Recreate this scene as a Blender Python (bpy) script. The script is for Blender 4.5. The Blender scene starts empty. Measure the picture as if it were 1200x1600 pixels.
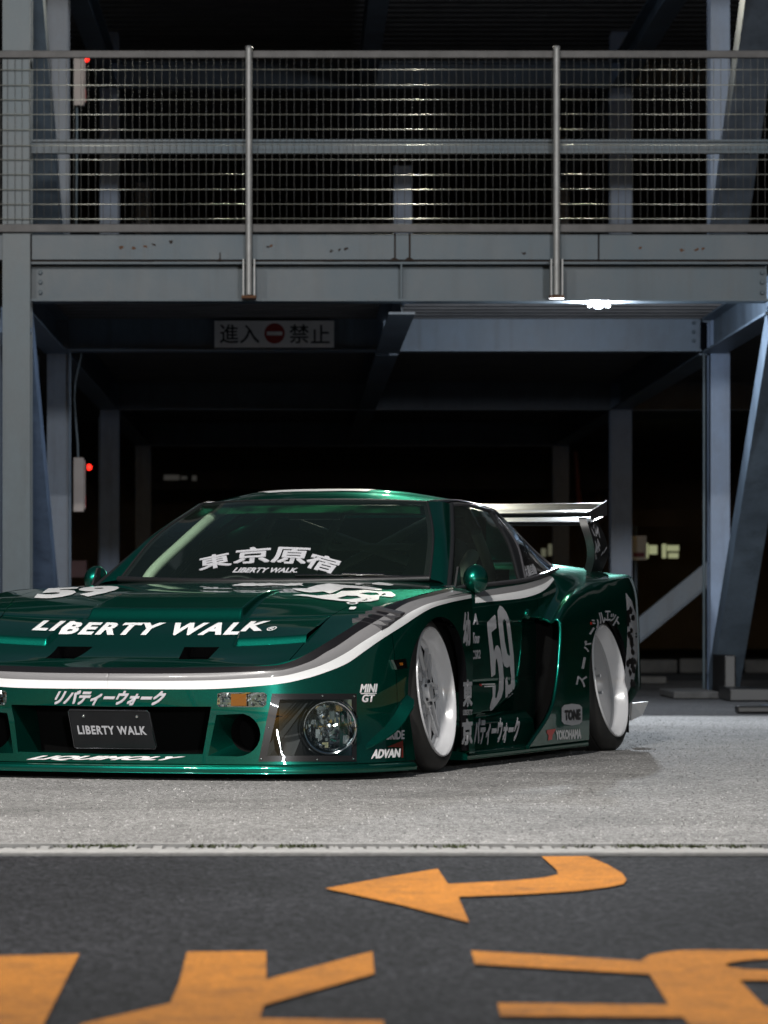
import bpy, bmesh, math, random
import numpy as np
from mathutils import Vector, Matrix, noise
from mathutils.bvhtree import BVHTree
from mathutils.geometry import tessellate_polygon

random.seed(7)
scene = bpy.context.scene
COL = scene.collection

# ------------------------------------------------------------------ camera
FPX, PCX, PCY, EYE = 6245.0, 460.0, 947.0, 0.64      # focal length and principal point in photo pixels (1200 x 1600)
cam_data = bpy.data.cameras.new('camera')
cam = bpy.data.objects.new('camera', cam_data)
COL.objects.link(cam)
cam.location = (0, 0, EYE)
cam.rotation_euler = (math.radians(90), 0, 0)
cam_data.sensor_fit = 'HORIZONTAL'
cam_data.sensor_width = 36.0
cam_data.lens = FPX / 1200.0 * 36.0
cam_data.shift_x = (600.0 - PCX) / 1200.0
cam_data.shift_y = (PCY - 800.0) / 1200.0
cam_data.clip_start = 0.1
cam_data.clip_end = 600.0
cam_data.dof.use_dof = True
cam_data.dof.focus_distance = 15.1
cam_data.dof.aperture_fstop = 10.0
scene.camera = cam

# ------------------------------------------------------------------ world, sun, exposure
SUN_EL, SUN_AZ = math.radians(7), math.radians(8)      # azimuth measured from straight behind the camera, minus = left
world = bpy.data.worlds.new("World")
scene.world = world
world.use_nodes = True
wn = world.node_tree.nodes
sky = wn.new('ShaderNodeTexSky')
sky.sky_type = 'NISHITA'
sky.sun_disc = False
sky.sun_elevation = SUN_EL
sky.sun_rotation = math.pi - SUN_AZ
sky.air_density = 1.0
sky.dust_density = 0.3
world.node_tree.links.new(sky.outputs[0], wn['Background'].inputs[0])
wn['Background'].inputs[1].default_value = 0.034

sun_d = bpy.data.lights.new('sun', 'SUN')
sun = bpy.data.objects.new('sun', sun_d)
COL.objects.link(sun)
sun_d.energy = 0.62
sun_d.angle = math.radians(2.0)
sun_d.color = (0.90, 0.95, 1.0)
sdir = Vector((math.sin(SUN_AZ) * math.cos(SUN_EL), -math.cos(SUN_AZ) * math.cos(SUN_EL), math.sin(SUN_EL)))
sun.rotation_euler = sdir.to_track_quat('Z', 'Y').to_euler()
sun.location = sdir * 60

scene.view_settings.view_transform = 'Standard'
scene.view_settings.look = 'None'
scene.view_settings.exposure = 0.0
scene.view_settings.gamma = 1.0
scene.view_settings.use_curve_mapping = False
scene.cycles.use_denoising = True
scene.cycles.max_bounces = 8
scene.cycles.transparent_max_bounces = 16
scene.cycles.sample_clamp_indirect = 4.0
scene.cycles.caustics_reflective = False
scene.cycles.caustics_refractive = False

# ------------------------------------------------------------------ helpers
def tag(o, label=None, cat=None, group=None, kind=None):
    if label: o['label'] = label
    if cat: o['category'] = cat
    if group: o['group'] = group
    if kind: o['kind'] = kind
    return o

def empty(name, loc=(0, 0, 0), rz=0.0, parent=None):
    o = bpy.data.objects.new(name, None)
    COL.objects.link(o)
    o.location = loc
    o.rotation_euler = (0, 0, rz)
    o.empty_display_size = 0.2
    if parent: o.parent = parent
    return o

def link_mesh(name, me, mat=None, parent=None):
    o = bpy.data.objects.new(name, me)
    COL.objects.link(o)
    if mat is not None and not me.materials: me.materials.append(mat)
    if parent: o.parent = parent
    return o

def mesh_obj(name, verts, faces, mat=None, parent=None, smooth=False):
    me = bpy.data.meshes.new(name)
    me.from_pydata([tuple(v) for v in verts], [], [tuple(f) for f in faces])
    me.update()
    if smooth: me.polygons.foreach_set('use_smooth', [True] * len(me.polygons))
    return link_mesh(name, me, mat, parent)

def bm_obj(name, bm, mat=None, parent=None, smooth=False, angle=None):
    me = bpy.data.meshes.new(name)
    bm.normal_update()
    bm.to_mesh(me)
    bm.free()
    if smooth: me.polygons.foreach_set('use_smooth', [True] * len(me.polygons))
    if angle is not None:
        me.polygons.foreach_set('use_smooth', [True] * len(me.polygons))
        me.set_sharp_from_angle(angle=math.radians(angle))
    return link_mesh(name, me, mat, parent)

def copy_tree(o, parent=None):
    c = o.copy()
    COL.objects.link(c)
    if parent: c.parent = parent
    for ch in list(o.children): copy_tree(ch, c)
    return c

def bm_box(bm, x0, x1, y0, y1, z0, z1, bev=0.0):
    vs = [bm.verts.new(p) for p in ((x0, y0, z0), (x1, y0, z0), (x1, y1, z0), (x0, y1, z0), (x0, y0, z1), (x1, y0, z1), (x1, y1, z1), (x0, y1, z1))]
    fs = [bm.faces.new([vs[i] for i in f]) for f in ((0, 3, 2, 1), (4, 5, 6, 7), (0, 1, 5, 4), (1, 2, 6, 5), (2, 3, 7, 6), (3, 0, 4, 7))]
    if bev > 0:
        es = set(e for f in fs for e in f.edges)
        bmesh.ops.bevel(bm, geom=list(es), offset=bev, segments=2, affect='EDGES', profile=0.5)
    return vs

def box(name, x0, x1, y0, y1, z0, z1, mat, parent=None, bev=0.0):
    bm = bmesh.new()
    bm_box(bm, x0, x1, y0, y1, z0, z1, bev)
    return bm_obj(name, bm, mat, parent)

def frame_of(d, up=Vector((0, 0, 1))):
    d = d.normalized()
    if abs(d.dot(up)) > 0.98: up = Vector((0, 1, 0))
    s = d.cross(up).normalized()
    return s, s.cross(d).normalized()

def tube_geo(pts, r, n=10, closed=False):
    pts = [Vector(p) for p in pts]
    vs, fs = [], []
    m = len(pts)
    up = None
    for i, p in enumerate(pts):
        a = pts[i - 1] if (i > 0 or closed) else p
        b = pts[(i + 1) % m] if (i < m - 1 or closed) else p
        d = (b - a).normalized()
        if up is None:
            s, up = frame_of(d)
        else:
            s = d.cross(up).normalized(); up = s.cross(d).normalized()
        rr = r[i] if isinstance(r, (list, tuple)) else r
        for k in range(n):
            t = 2 * math.pi * k / n
            vs.append(p + s * (rr * math.cos(t)) + up * (rr * math.sin(t)))
    for i in range(m if closed else m - 1):
        j = (i + 1) % m
        for k in range(n):
            l = (k + 1) % n
            fs.append((i * n + k, j * n + k, j * n + l, i * n + l))
    if not closed:
        fs.append(tuple(range(n)))
        fs.append(tuple((m - 1) * n + k for k in reversed(range(n))))
    return vs, fs

def tube(name, pts, r, mat, parent=None, n=10, closed=False):
    v, f = tube_geo(pts, r, n, closed)
    o = mesh_obj(name, v, f, mat, parent)
    o.data.polygons.foreach_set('use_smooth', [True] * len(o.data.polygons))
    o.data.set_sharp_from_angle(angle=math.radians(50))
    return o

def lathe_x(profile, n=64, closed=False):
    """profile of (x, r) turned about the local X axis"""
    vs, fs = [], []
    m = len(profile)
    for (x, r) in profile:
        for k in range(n):
            t = 2 * math.pi * k / n
            vs.append((x, r * math.cos(t), r * math.sin(t)))
    for i in range(m if closed else m - 1):
        j = (i + 1) % m
        for k in range(n):
            l = (k + 1) % n
            fs.append((i * n + k, i * n + l, j * n + l, j * n + k))
    return vs, fs

def hbeam(name, p0, p1, w, h, mat, parent, up=(0, 0, 1), tf=0.014, tw=0.010):
    """rolled H section: flanges of width w, overall depth h along `up`"""
    p0, p1 = Vector(p0), Vector(p1)
    d = (p1 - p0).normalized()
    U = Vector(up); U = (U - d * U.dot(d)).normalized()
    S = d.cross(U).normalized()
    prof = [(-w/2, -h/2), (w/2, -h/2), (w/2, -h/2+tf), (tw/2, -h/2+tf), (tw/2, h/2-tf), (w/2, h/2-tf), (w/2, h/2), (-w/2, h/2), (-w/2, h/2-tf), (-tw/2, h/2-tf), (-tw/2, -h/2+tf), (-w/2, -h/2+tf)]
    vs = [p0 + S*a + U*b for a, b in prof] + [p1 + S*a + U*b for a, b in prof]
    n = len(prof)
    fs = [(i, (i+1) % n, n+(i+1) % n, n+i) for i in range(n)]
    fs += [tuple(reversed(range(n))), tuple(range(n, 2*n))]
    bm = bmesh.new()
    bv = [bm.verts.new(v) for v in vs]
    for f in fs: bm.faces.new([bv[i] for i in f])
    bmesh.ops.recalc_face_normals(bm, faces=bm.faces)
    return bm_obj(name, bm, mat, parent)

def prism(name, pts, off, mat, parent=None):
    """closed polygon of 3-D points extruded by the vector off"""
    n = len(pts)
    off = Vector(off)
    bm = bmesh.new()
    a = [bm.verts.new(Vector(p)) for p in pts]
    b = [bm.verts.new(Vector(p) + off) for p in pts]
    bm.faces.new(a); bm.faces.new(list(reversed(b)))
    for i in range(n): bm.faces.new((a[i], b[i], b[(i+1) % n], a[(i+1) % n]))
    bmesh.ops.recalc_face_normals(bm, faces=bm.faces)
    return bm_obj(name, bm, mat, parent)

# ------------------------------------------------------------------ materials
def mat(name, col, rough=0.5, metal=0.0, spec=0.5, coat=0.0, coat_rough=0.03, var=0.0, scale=4.0, bump=0.0, bscale=200.0, emit=None, estr=0.0, rvar=0.0):
    m = bpy.data.materials.new(name)
    m.use_nodes = True
    nt = m.node_tree
    b = nt.nodes['Principled BSDF']
    b.inputs['Base Color'].default_value = (*col, 1)
    b.inputs['Roughness'].default_value = rough
    b.inputs['Metallic'].default_value = metal
    b.inputs['Specular IOR Level'].default_value = spec
    b.inputs['Coat Weight'].default_value = coat
    b.inputs['Coat Roughness'].default_value = coat_rough
    if emit:
        b.inputs['Emission Color'].default_value = (*emit, 1)
        b.inputs['Emission Strength'].default_value = estr
    if var > 0 or bump > 0 or rvar > 0:
        tc = nt.nodes.new('ShaderNodeTexCoord')
    if var > 0 or rvar > 0:
        n1 = nt.nodes.new('ShaderNodeTexNoise')
        n1.inputs['Scale'].default_value = scale
        n1.inputs['Detail'].default_value = 6
        n1.inputs['Roughness'].default_value = 0.65
        nt.links.new(tc.outputs['Object'], n1.inputs['Vector'])
    if var > 0:
        mx = nt.nodes.new('ShaderNodeMix'); mx.data_type = 'RGBA'
        mr = nt.nodes.new('ShaderNodeMapRange')
        mr.inputs['From Min'].default_value = 0.3; mr.inputs['From Max'].default_value = 0.7
        nt.links.new(n1.outputs['Fac'], mr.inputs['Value'])
        mx.inputs['A'].default_value = (*[c * (1 - var) for c in col], 1)
        mx.inputs['B'].default_value = (*[min(1, c * (1 + var)) for c in col], 1)
        nt.links.new(mr.outputs['Result'], mx.inputs['Factor'])
        nt.links.new(mx.outputs['Result'], b.inputs['Base Color'])
    if rvar > 0:
        mr2 = nt.nodes.new('ShaderNodeMapRange')
        mr2.inputs['From Min'].default_value = 0.3; mr2.inputs['From Max'].default_value = 0.7
        mr2.inputs['To Min'].default_value = max(0.02, rough - rvar); mr2.inputs['To Max'].default_value = min(1, rough + rvar)
        nt.links.new(n1.outputs['Fac'], mr2.inputs['Value'])
        nt.links.new(mr2.outputs['Result'], b.inputs['Roughness'])
    if bump > 0:
        n2 = nt.nodes.new('ShaderNodeTexNoise')
        n2.inputs['Scale'].default_value = bscale
        n2.inputs['Detail'].default_value = 3
        nt.links.new(tc.outputs['Object'], n2.inputs['Vector'])
        bp = nt.nodes.new('ShaderNodeBump')
        bp.inputs['Strength'].default_value = bump
        bp.inputs['Distance'].default_value = 0.004
        nt.links.new(n2.outputs['Fac'], bp.inputs['Height'])
        nt.links.new(bp.outputs['Normal'], b.inputs['Normal'])
    return m

def asphalt(name, base, speck, coarse, big=0.25, bump=0.6, warm=(1, 1, 1), spec=0.25, wear=None, stain=0.28):
    """asphalt: fine light and dark chips over slow patches"""
    m = bpy.data.materials.new(name); m.use_nodes = True
    nt = m.node_tree; L = nt.links; b = nt.nodes['Principled BSDF']
    b.inputs['Roughness'].default_value = 0.85
    b.inputs['Specular IOR Level'].default_value = spec
    tc = nt.nodes.new('ShaderNodeTexCoord')
    vo = nt.nodes.new('ShaderNodeTexVoronoi'); vo.inputs['Scale'].default_value = coarse
    L.new(tc.outputs['Object'], vo.inputs['Vector'])
    sep = nt.nodes.new('ShaderNodeSeparateColor'); L.new(vo.outputs['Color'], sep.inputs['Color'])
    n1 = nt.nodes.new('ShaderNodeTexNoise'); n1.inputs['Scale'].default_value = 0.9; n1.inputs['Detail'].default_value = 7; n1.inputs['Roughness'].default_value = 0.7
    L.new(tc.outputs['Object'], n1.inputs['Vector'])
    n3 = nt.nodes.new('ShaderNodeTexNoise'); n3.inputs['Scale'].default_value = 26; n3.inputs['Detail'].default_value = 4
    L.new(tc.outputs['Object'], n3.inputs['Vector'])
    p = nt.nodes.new('ShaderNodeMath'); p.operation = 'POWER'; p.inputs[1].default_value = 2.0
    L.new(sep.outputs['Red'], p.inputs[0])
    mr = nt.nodes.new('ShaderNodeMapRange'); mr.inputs['To Min'].default_value = 1 - speck; mr.inputs['To Max'].default_value = 1 + 2.2 * speck
    L.new(p.outputs[0], mr.inputs['Value'])
    mb = nt.nodes.new('ShaderNodeMapRange'); mb.inputs['From Min'].default_value = 0.3; mb.inputs['From Max'].default_value = 0.7
    mb.inputs['To Min'].default_value = 1 - big; mb.inputs['To Max'].default_value = 1 + big
    L.new(n1.outputs['Fac'], mb.inputs['Value'])
    mc = nt.nodes.new('ShaderNodeMapRange'); mc.inputs['From Min'].default_value = 0.3; mc.inputs['From Max'].default_value = 0.7
    mc.inputs['To Min'].default_value = 0.86; mc.inputs['To Max'].default_value = 1.14
    L.new(n3.outputs['Fac'], mc.inputs['Value'])
    m1 = nt.nodes.new('ShaderNodeMath'); m1.operation = 'MULTIPLY'; L.new(mr.outputs[0], m1.inputs[0]); L.new(mb.outputs[0], m1.inputs[1])
    n7 = nt.nodes.new('ShaderNodeTexNoise'); n7.inputs['Scale'].default_value = 0.55; n7.inputs['Detail'].default_value = 9; n7.inputs['Roughness'].default_value = 0.6; n7.inputs['Distortion'].default_value = 0.8
    L.new(tc.outputs['Object'], n7.inputs['Vector'])
    ms = nt.nodes.new('ShaderNodeMapRange'); ms.inputs['From Min'].default_value = 0.54; ms.inputs['From Max'].default_value = 0.66; ms.inputs['To Min'].default_value = 1.0; ms.inputs['To Max'].default_value = 1 - stain
    L.new(n7.outputs['Fac'], ms.inputs['Value'])
    m0 = nt.nodes.new('ShaderNodeMath'); m0.operation = 'MULTIPLY'; L.new(m1.outputs[0], m0.inputs[0]); L.new(ms.outputs[0], m0.inputs[1]); m1 = m0
    m2 = nt.nodes.new('ShaderNodeMath'); m2.operation = 'MULTIPLY'; L.new(m1.outputs[0], m2.inputs[0]); L.new(mc.outputs[0], m2.inputs[1])
    vm = nt.nodes.new('ShaderNodeVectorMath'); vm.operation = 'SCALE'
    vm.inputs[0].default_value = [c * w for c, w in zip(base, warm)]
    L.new(m2.outputs[0], vm.inputs['Scale'])
    if wear:                                        # worn through to the asphalt in chips and scuffs
        n5 = nt.nodes.new('ShaderNodeTexNoise'); n5.inputs['Scale'].default_value = 7.0; n5.inputs['Detail'].default_value = 12; n5.inputs['Roughness'].default_value = 0.8
        L.new(tc.outputs['Object'], n5.inputs['Vector'])
        mw = nt.nodes.new('ShaderNodeMapRange'); mw.inputs['From Min'].default_value = 0.50; mw.inputs['From Max'].default_value = 0.64; mw.inputs['To Max'].default_value = 0.62
        L.new(n5.outputs['Fac'], mw.inputs['Value'])
        mxw = nt.nodes.new('ShaderNodeMix'); mxw.data_type = 'RGBA'; mxw.inputs['B'].default_value = (*wear, 1)
        L.new(mw.outputs[0], mxw.inputs['Factor']); L.new(vm.outputs[0], mxw.inputs['A']); L.new(mxw.outputs['Result'], b.inputs['Base Color'])
    else:
        L.new(vm.outputs[0], b.inputs['Base Color'])
    bp = nt.nodes.new('ShaderNodeBump'); bp.inputs['Strength'].default_value = bump; bp.inputs['Distance'].default_value = 0.004
    L.new(vo.outputs['Distance'], bp.inputs['Height']); L.new(bp.outputs['Normal'], b.inputs['Normal'])
    return m

def steel(name, col, rust=0.0, rough=0.45, spec=0.5):
    """painted steel with grime patches and a little rust"""
    m = bpy.data.materials.new(name); m.use_nodes = True
    nt = m.node_tree; L = nt.links; b = nt.nodes['Principled BSDF']
    b.inputs['Specular IOR Level'].default_value = spec
    tc = nt.nodes.new('ShaderNodeTexCoord')
    mp = nt.nodes.new('ShaderNodeMapping'); mp.inputs['Scale'].default_value = (1, 1, 0.6)
    L.new(tc.outputs['Object'], mp.inputs['Vector'])
    n1 = nt.nodes.new('ShaderNodeTexNoise'); n1.inputs['Scale'].default_value = 1.7; n1.inputs['Detail'].default_value = 8; n1.inputs['Roughness'].default_value = 0.7
    L.new(mp.outputs[0], n1.inputs['Vector'])
    n2 = nt.nodes.new('ShaderNodeTexNoise'); n2.inputs['Scale'].default_value = 5.0; n2.inputs['Detail'].default_value = 10; n2.inputs['Roughness'].default_value = 0.75
    L.new(tc.outputs['Object'], n2.inputs['Vector'])
    r1 = nt.nodes.new('ShaderNodeMapRange'); r1.inputs['From Min'].default_value = 0.32; r1.inputs['From Max'].default_value = 0.68
    L.new(n1.outputs['Fac'], r1.inputs['Value'])
    mx = nt.nodes.new('ShaderNodeMix'); mx.data_type = 'RGBA'
    mx.inputs['A'].default_value = (*[c * 0.60 for c in col], 1); mx.inputs['B'].default_value = (*[c * 1.32 for c in col], 1)
    L.new(r1.outputs[0], mx.inputs['Factor'])
    r2 = nt.nodes.new('ShaderNodeMapRange'); r2.inputs['From Min'].default_value = 0.70 - 0.05 * rust; r2.inputs['From Max'].default_value = 0.76 - 0.05 * rust
    L.new(n2.outputs['Fac'], r2.inputs['Value'])
    mu = nt.nodes.new('ShaderNodeMath'); mu.operation = 'MULTIPLY'; mu.inputs[1].default_value = min(1.0, rust)
    L.new(r2.outputs[0], mu.inputs[0])
    mx2 = nt.nodes.new('ShaderNodeMix'); mx2.data_type = 'RGBA'
    L.new(mx.outputs['Result'], mx2.inputs['A']); mx2.inputs['B'].default_value = (0.05, 0.022, 0.012, 1)
    L.new(mu.outputs[0], mx2.inputs['Factor'])
    mp3 = nt.nodes.new('ShaderNodeMapping'); mp3.inputs['Scale'].default_value = (9, 9, 0.55)
    L.new(tc.outputs['Object'], mp3.inputs['Vector'])
    n3 = nt.nodes.new('ShaderNodeTexNoise'); n3.inputs['Scale'].default_value = 1.0; n3.inputs['Detail'].default_value = 7; n3.inputs['Roughness'].default_value = 0.65
    L.new(mp3.outputs[0], n3.inputs['Vector'])
    r3 = nt.nodes.new('ShaderNodeMapRange'); r3.inputs['From Min'].default_value = 0.52; r3.inputs['From Max'].default_value = 0.72; r3.inputs['To Max'].default_value = 0.55
    L.new(n3.outputs['Fac'], r3.inputs['Value'])
    mx3 = nt.nodes.new('ShaderNodeMix'); mx3.data_type = 'RGBA'
    L.new(mx2.outputs['Result'], mx3.inputs['A']); mx3.inputs['B'].default_value = (*[c * 0.35 + 0.006 for c in col], 1)
    L.new(r3.outputs[0], mx3.inputs['Factor'])
    L.new(mx3.outputs['Result'], b.inputs['Base Color'])
    rr = nt.nodes.new('ShaderNodeMapRange'); rr.inputs['To Min'].default_value = rough - 0.12; rr.inputs['To Max'].default_value = rough + 0.15
    L.new(n1.outputs['Fac'], rr.inputs['Value']); L.new(rr.outputs[0], b.inputs['Roughness'])
    bp = nt.nodes.new('ShaderNodeBump'); bp.inputs['Strength'].default_value = 0.12; bp.inputs['Distance'].default_value = 0.01
    L.new(n2.outputs['Fac'], bp.inputs['Height']); L.new(bp.outputs['Normal'], b.inputs['Normal'])
    return m

def glass(name, tint, rough=0.0, refl=1.0, haze=0.0, hcol=(.5, .6, .55)):
    m = bpy.data.materials.new(name); m.use_nodes = True
    nt = m.node_tree; L = nt.links
    for n in list(nt.nodes): nt.nodes.remove(n)
    out = nt.nodes.new('ShaderNodeOutputMaterial')
    tr = nt.nodes.new('ShaderNodeBsdfTransparent'); tr.inputs[0].default_value = (*tint, 1)
    gl = nt.nodes.new('ShaderNodeBsdfGlossy'); gl.inputs['Roughness'].default_value = rough; gl.inputs['Color'].default_value = (refl, refl, refl, 1)
    fr = nt.nodes.new('ShaderNodeFresnel'); fr.inputs['IOR'].default_value = 1.5
    mx = nt.nodes.new('ShaderNodeMixShader')
    L.new(fr.outputs[0], mx.inputs[0]); L.new(tr.outputs[0], mx.inputs[1]); L.new(gl.outputs[0], mx.inputs[2])
    if haze > 0:                                    # pale veil painted on the pane in place of reflected haze
        df = nt.nodes.new('ShaderNodeBsdfDiffuse'); df.inputs[0].default_value = (*hcol, 1)
        m2 = nt.nodes.new('ShaderNodeMixShader'); m2.inputs[0].default_value = haze
        L.new(mx.outputs[0], m2.inputs[1]); L.new(df.outputs[0], m2.inputs[2]); L.new(m2.outputs[0], out.inputs[0])
    else:
        L.new(mx.outputs[0], out.inputs[0])
    return m

def car_paint(name, col, coat=1.0):
    m = bpy.data.materials.new(name); m.use_nodes = True
    nt = m.node_tree; L = nt.links; b = nt.nodes['Principled BSDF']
    b.inputs['Base Color'].default_value = (*col, 1)
    b.inputs['Metallic'].default_value = 0.92
    b.inputs['Roughness'].default_value = 0.34
    b.inputs['Coat Weight'].default_value = coat
    b.inputs['Coat Roughness'].default_value = 0.034
    b.inputs['Coat IOR'].default_value = 1.5
    b.inputs['Specular Tint'].default_value = (0.05, 0.58, 0.42, 1)
    tc = nt.nodes.new('ShaderNodeTexCoord')
    vo = nt.nodes.new('ShaderNodeTexVoronoi'); vo.inputs['Scale'].default_value = 900
    L.new(tc.outputs['Object'], vo.inputs['Vector'])
    sep = nt.nodes.new('ShaderNodeSeparateColor'); L.new(vo.outputs['Color'], sep.inputs['Color'])
    mr = nt.nodes.new('ShaderNodeMapRange'); mr.inputs['To Min'].default_value = 0.75; mr.inputs['To Max'].default_value = 1.25
    L.new(sep.outputs['Red'], mr.inputs['Value'])
    vm = nt.nodes.new('ShaderNodeVectorMath'); vm.operation = 'SCALE'; vm.inputs[0].default_value = col
    L.new(mr.outputs[0], vm.inputs['Scale']); L.new(vm.outputs[0], b.inputs['Base Color'])
    return m

PAINT = car_paint('green_metallic_paint', (0.003, 0.128, 0.094))
BLACKGLOSS = mat('black_gloss', (0.006, 0.006, 0.007), 0.12, coat=1.0)
TRIM = mat('black_trim', (0.012, 0.012, 0.013), 0.4)
GREYTRIM = mat('grey_trim', (0.055, 0.053, 0.058), 0.38, coat=0.4)
VOIDM = mat('dark_void', (0.004, 0.004, 0.004), 0.9, spec=0.1)
WHITE = mat('white_vinyl', (0.78, 0.78, 0.79), 0.35, coat=0.3, var=0.03)
SILVER = mat('silver_vinyl', (0.46, 0.46, 0.49), 0.35, coat=0.3, var=0.04)
STRIPEG = mat('grey_vinyl', (0.19, 0.185, 0.19), 0.35, coat=0.3, var=0.04)
BLACKV = mat('black_vinyl', (0.008, 0.007, 0.008), 0.35, coat=0.3)
REDV = mat('red_vinyl', (0.55, 0.03, 0.02), 0.35, coat=0.3)
CHROME = mat('chrome', (0.75, 0.76, 0.78), 0.08, metal=1.0)
ALU = mat('polished_dark_metal', (0.22, 0.22, 0.24), 0.16, metal=1.0)
WHEELW = mat('white_wheel_paint', (0.55, 0.55, 0.57), 0.22, coat=0.8)
WHEELS = mat('shaded_spoke_paint', (0.36, 0.36, 0.375), 0.3, coat=0.5)  # wheel paint greyed, so the spokes carry their shade in the colour
WHEELG = mat('white_disc_paint', (0.27, 0.27, 0.28), 0.25, coat=0.5)
RUBBER = mat('tyre_rubber', (0.014, 0.0135, 0.013), 0.62, var=0.25, scale=9, bump=0.15, bscale=90)
GLASS = glass('windscreen_glass', (0.76, 0.84, 0.79), haze=0.010, hcol=(.4, .62, .5))
SIDEGLASS = glass('side_glass', (0.80, 0.86, 0.83), haze=0.024, hcol=(.5, .6, .56))
LENSGLASS = glass('clear_cover', (0.86, 0.9, 0.9))
AMBER = mat('amber_lens', (0.26, 0.085, 0.010), 0.15, coat=1.0)
CAGE = mat('pale_green_cage_paint', (0.50, 0.60, 0.46), 0.45)
CAGED = mat('grey_green_cage_paint', (0.50, 0.58, 0.52), 0.5)
SEATM = mat('grey_seat_cloth', (0.22, 0.26, 0.24), 0.9, bump=0.3, bscale=300)
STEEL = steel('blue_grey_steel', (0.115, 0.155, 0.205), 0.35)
STEELC = steel('brightened_blue_steel', (0.150, 0.210, 0.32), 0.25)  # light on inner columns and left brace put into a paler colour
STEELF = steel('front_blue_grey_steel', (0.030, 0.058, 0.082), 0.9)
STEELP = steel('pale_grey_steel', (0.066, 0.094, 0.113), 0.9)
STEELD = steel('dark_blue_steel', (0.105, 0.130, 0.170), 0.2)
RUST = mat('rusty_steel', (0.10, 0.042, 0.018), 0.85, var=0.4, scale=20)
RUSTD = mat('dark_rust', (0.018, 0.010, 0.007), 0.9, var=0.3, scale=20)
GALV = mat('galvanised_steel', (0.30, 0.30, 0.30), 0.50, metal=0.35, var=0.15, scale=12)
UPWIRE = mat('unlit_wire', (0.10, 0.10, 0.10), 0.6, metal=0.3)  # uprights toned darker than the cross wires for the glint they lack
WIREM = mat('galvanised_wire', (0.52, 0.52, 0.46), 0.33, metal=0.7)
RAILM = mat('weathered_rail_steel', (0.07, 0.067, 0.068), 0.55, metal=0.3, var=0.25, scale=9)
DECKM = mat('brown_grey_deck_sheet', (0.13, 0.125, 0.125), 0.6, var=0.25, scale=3)
DARKW = mat('dark_wall', (0.12, 0.11, 0.11), 0.9, var=0.4, scale=0.7)
BROWN = mat('brown_wall', (0.075, 0.055, 0.040), 0.8, var=0.35, scale=2)
CONC = mat('concrete', (0.085, 0.083, 0.082), 0.9, var=0.25, scale=9, bump=0.4, bscale=120)
CONCL = mat('pale_concrete', (0.26, 0.255, 0.25), 0.9, var=0.2, scale=14, bump=0.4, bscale=120)
ORANGE = asphalt('orange_road_paint', (0.41, 0.150, 0.012), 0.16, 170.0, 0.22, 0.5, wear=(0.10, 0.045, 0.015))
YELLOW = mat('yellow_rubber', (0.35, 0.22, 0.02), 0.7, var=0.3, scale=30)
SIGNW = mat('aged_white_sign', (0.84, 0.81, 0.79), 0.5, var=0.08, scale=6)
SIGNB = mat('sign_black', (0.012, 0.012, 0.012), 0.5)
SIGNR = mat('sign_red', (0.30, 0.015, 0.012), 0.5)
BOXB = mat('beige_box', (0.34, 0.29, 0.27), 0.5, var=0.1, scale=8)
REDLAMP = mat('red_lamp', (0.5, 0.01, 0.005), 0.3, emit=(1.0, 0.02, 0.01), estr=3.0)
LAMPW = mat('lit_lamp', (0.9, 0.9, 0.9), 0.3, emit=(0.92, 0.96, 1.0), estr=14.0)
MOSS = mat('moss', (0.035, 0.045, 0.012), 0.95, var=0.5, scale=40)

# ------------------------------------------------------------------ world-space pixel helpers (real depth always given)
def W(px, py, Y): return Vector(((px - PCX) / FPX * Y, Y, EYE + (PCY - py) / FPX * Y))
def G(px, py, z=0.0):
    Y = FPX * (EYE - z) / (py - PCY)
    return Vector(((px - PCX) / FPX * Y, Y, z))

# ------------------------------------------------------------------ ground
GZ = 0.0
FORE = asphalt('pale_asphalt', (0.205, 0.20, 0.197), 0.42, 120.0, 0.24)
ROADM = asphalt('dark_asphalt', (0.015, 0.015, 0.0175), 0.8, 95.0, 0.42, spec=0.12)
FLOORM = asphalt('garage_asphalt', (0.095, 0.095, 0.098), 0.35, 120.0, 0.25)

def sheet(name, x0, x1, y0, y1, z, m):
    return tag(mesh_obj(name, [(x0, y0, z), (x1, y0, z), (x1, y1, z), (x0, y1, z)], [(0, 1, 2, 3)], m), kind='structure')
sheet('ground', -300, 300, -300, 300, -0.03, ROADM)
YK0, YK1, YK2 = 10.30, 10.44, 10.76
sheet('forecourt', -40, 3.3, YK2, 23.3, 0.0, FORE)
sheet('dark_side_ground', 3.3, 60, YK0, 23.3, -0.004, ROADM)  # unseen dark ground, added to darken the reflections in the car's side
sheet('garage_floor', -40, 60, 23.3, 60, -0.004, FLOORM)
road = sheet('road', -60, 60, -60, YK0, -0.004, ROADM)
# kerb strip and slotted drain between road and forecourt
kerb = empty('kerb', (0, YK0, 0)); tag(kerb, kind='structure')
xs = -3.0
k = 0
kb = bmesh.new(); bm_box(kb, -1.5, 1.5, 0.0, YK1 - YK0, -0.1, 0.006, 0.004); kme = bpy.data.meshes.new('kerb_block'); kb.to_mesh(kme); kb.free(); kme.materials.append(CONCL)
for i in range(-4, 5):
    o = link_mesh('kerb_block', kme, None, kerb); o.location = (i * 3.004, 0, random.uniform(-0.001, 0.002))
drain = empty('drain_channel', (0, YK1, 0)); tag(drain, kind='structure')
box('channel_bed', -14, 14, 0.0, YK2 - YK1, -0.12, -0.035, VOIDM, drain)
box('channel_edge', -14, 14, 0.002, 0.05, -0.035, 0.002, CONC, drain)
box('channel_edge', -14, 14, YK2 - YK1 - 0.045, YK2 - YK1 - 0.002, -0.035, 0.003, CONCL, drain)
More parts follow.
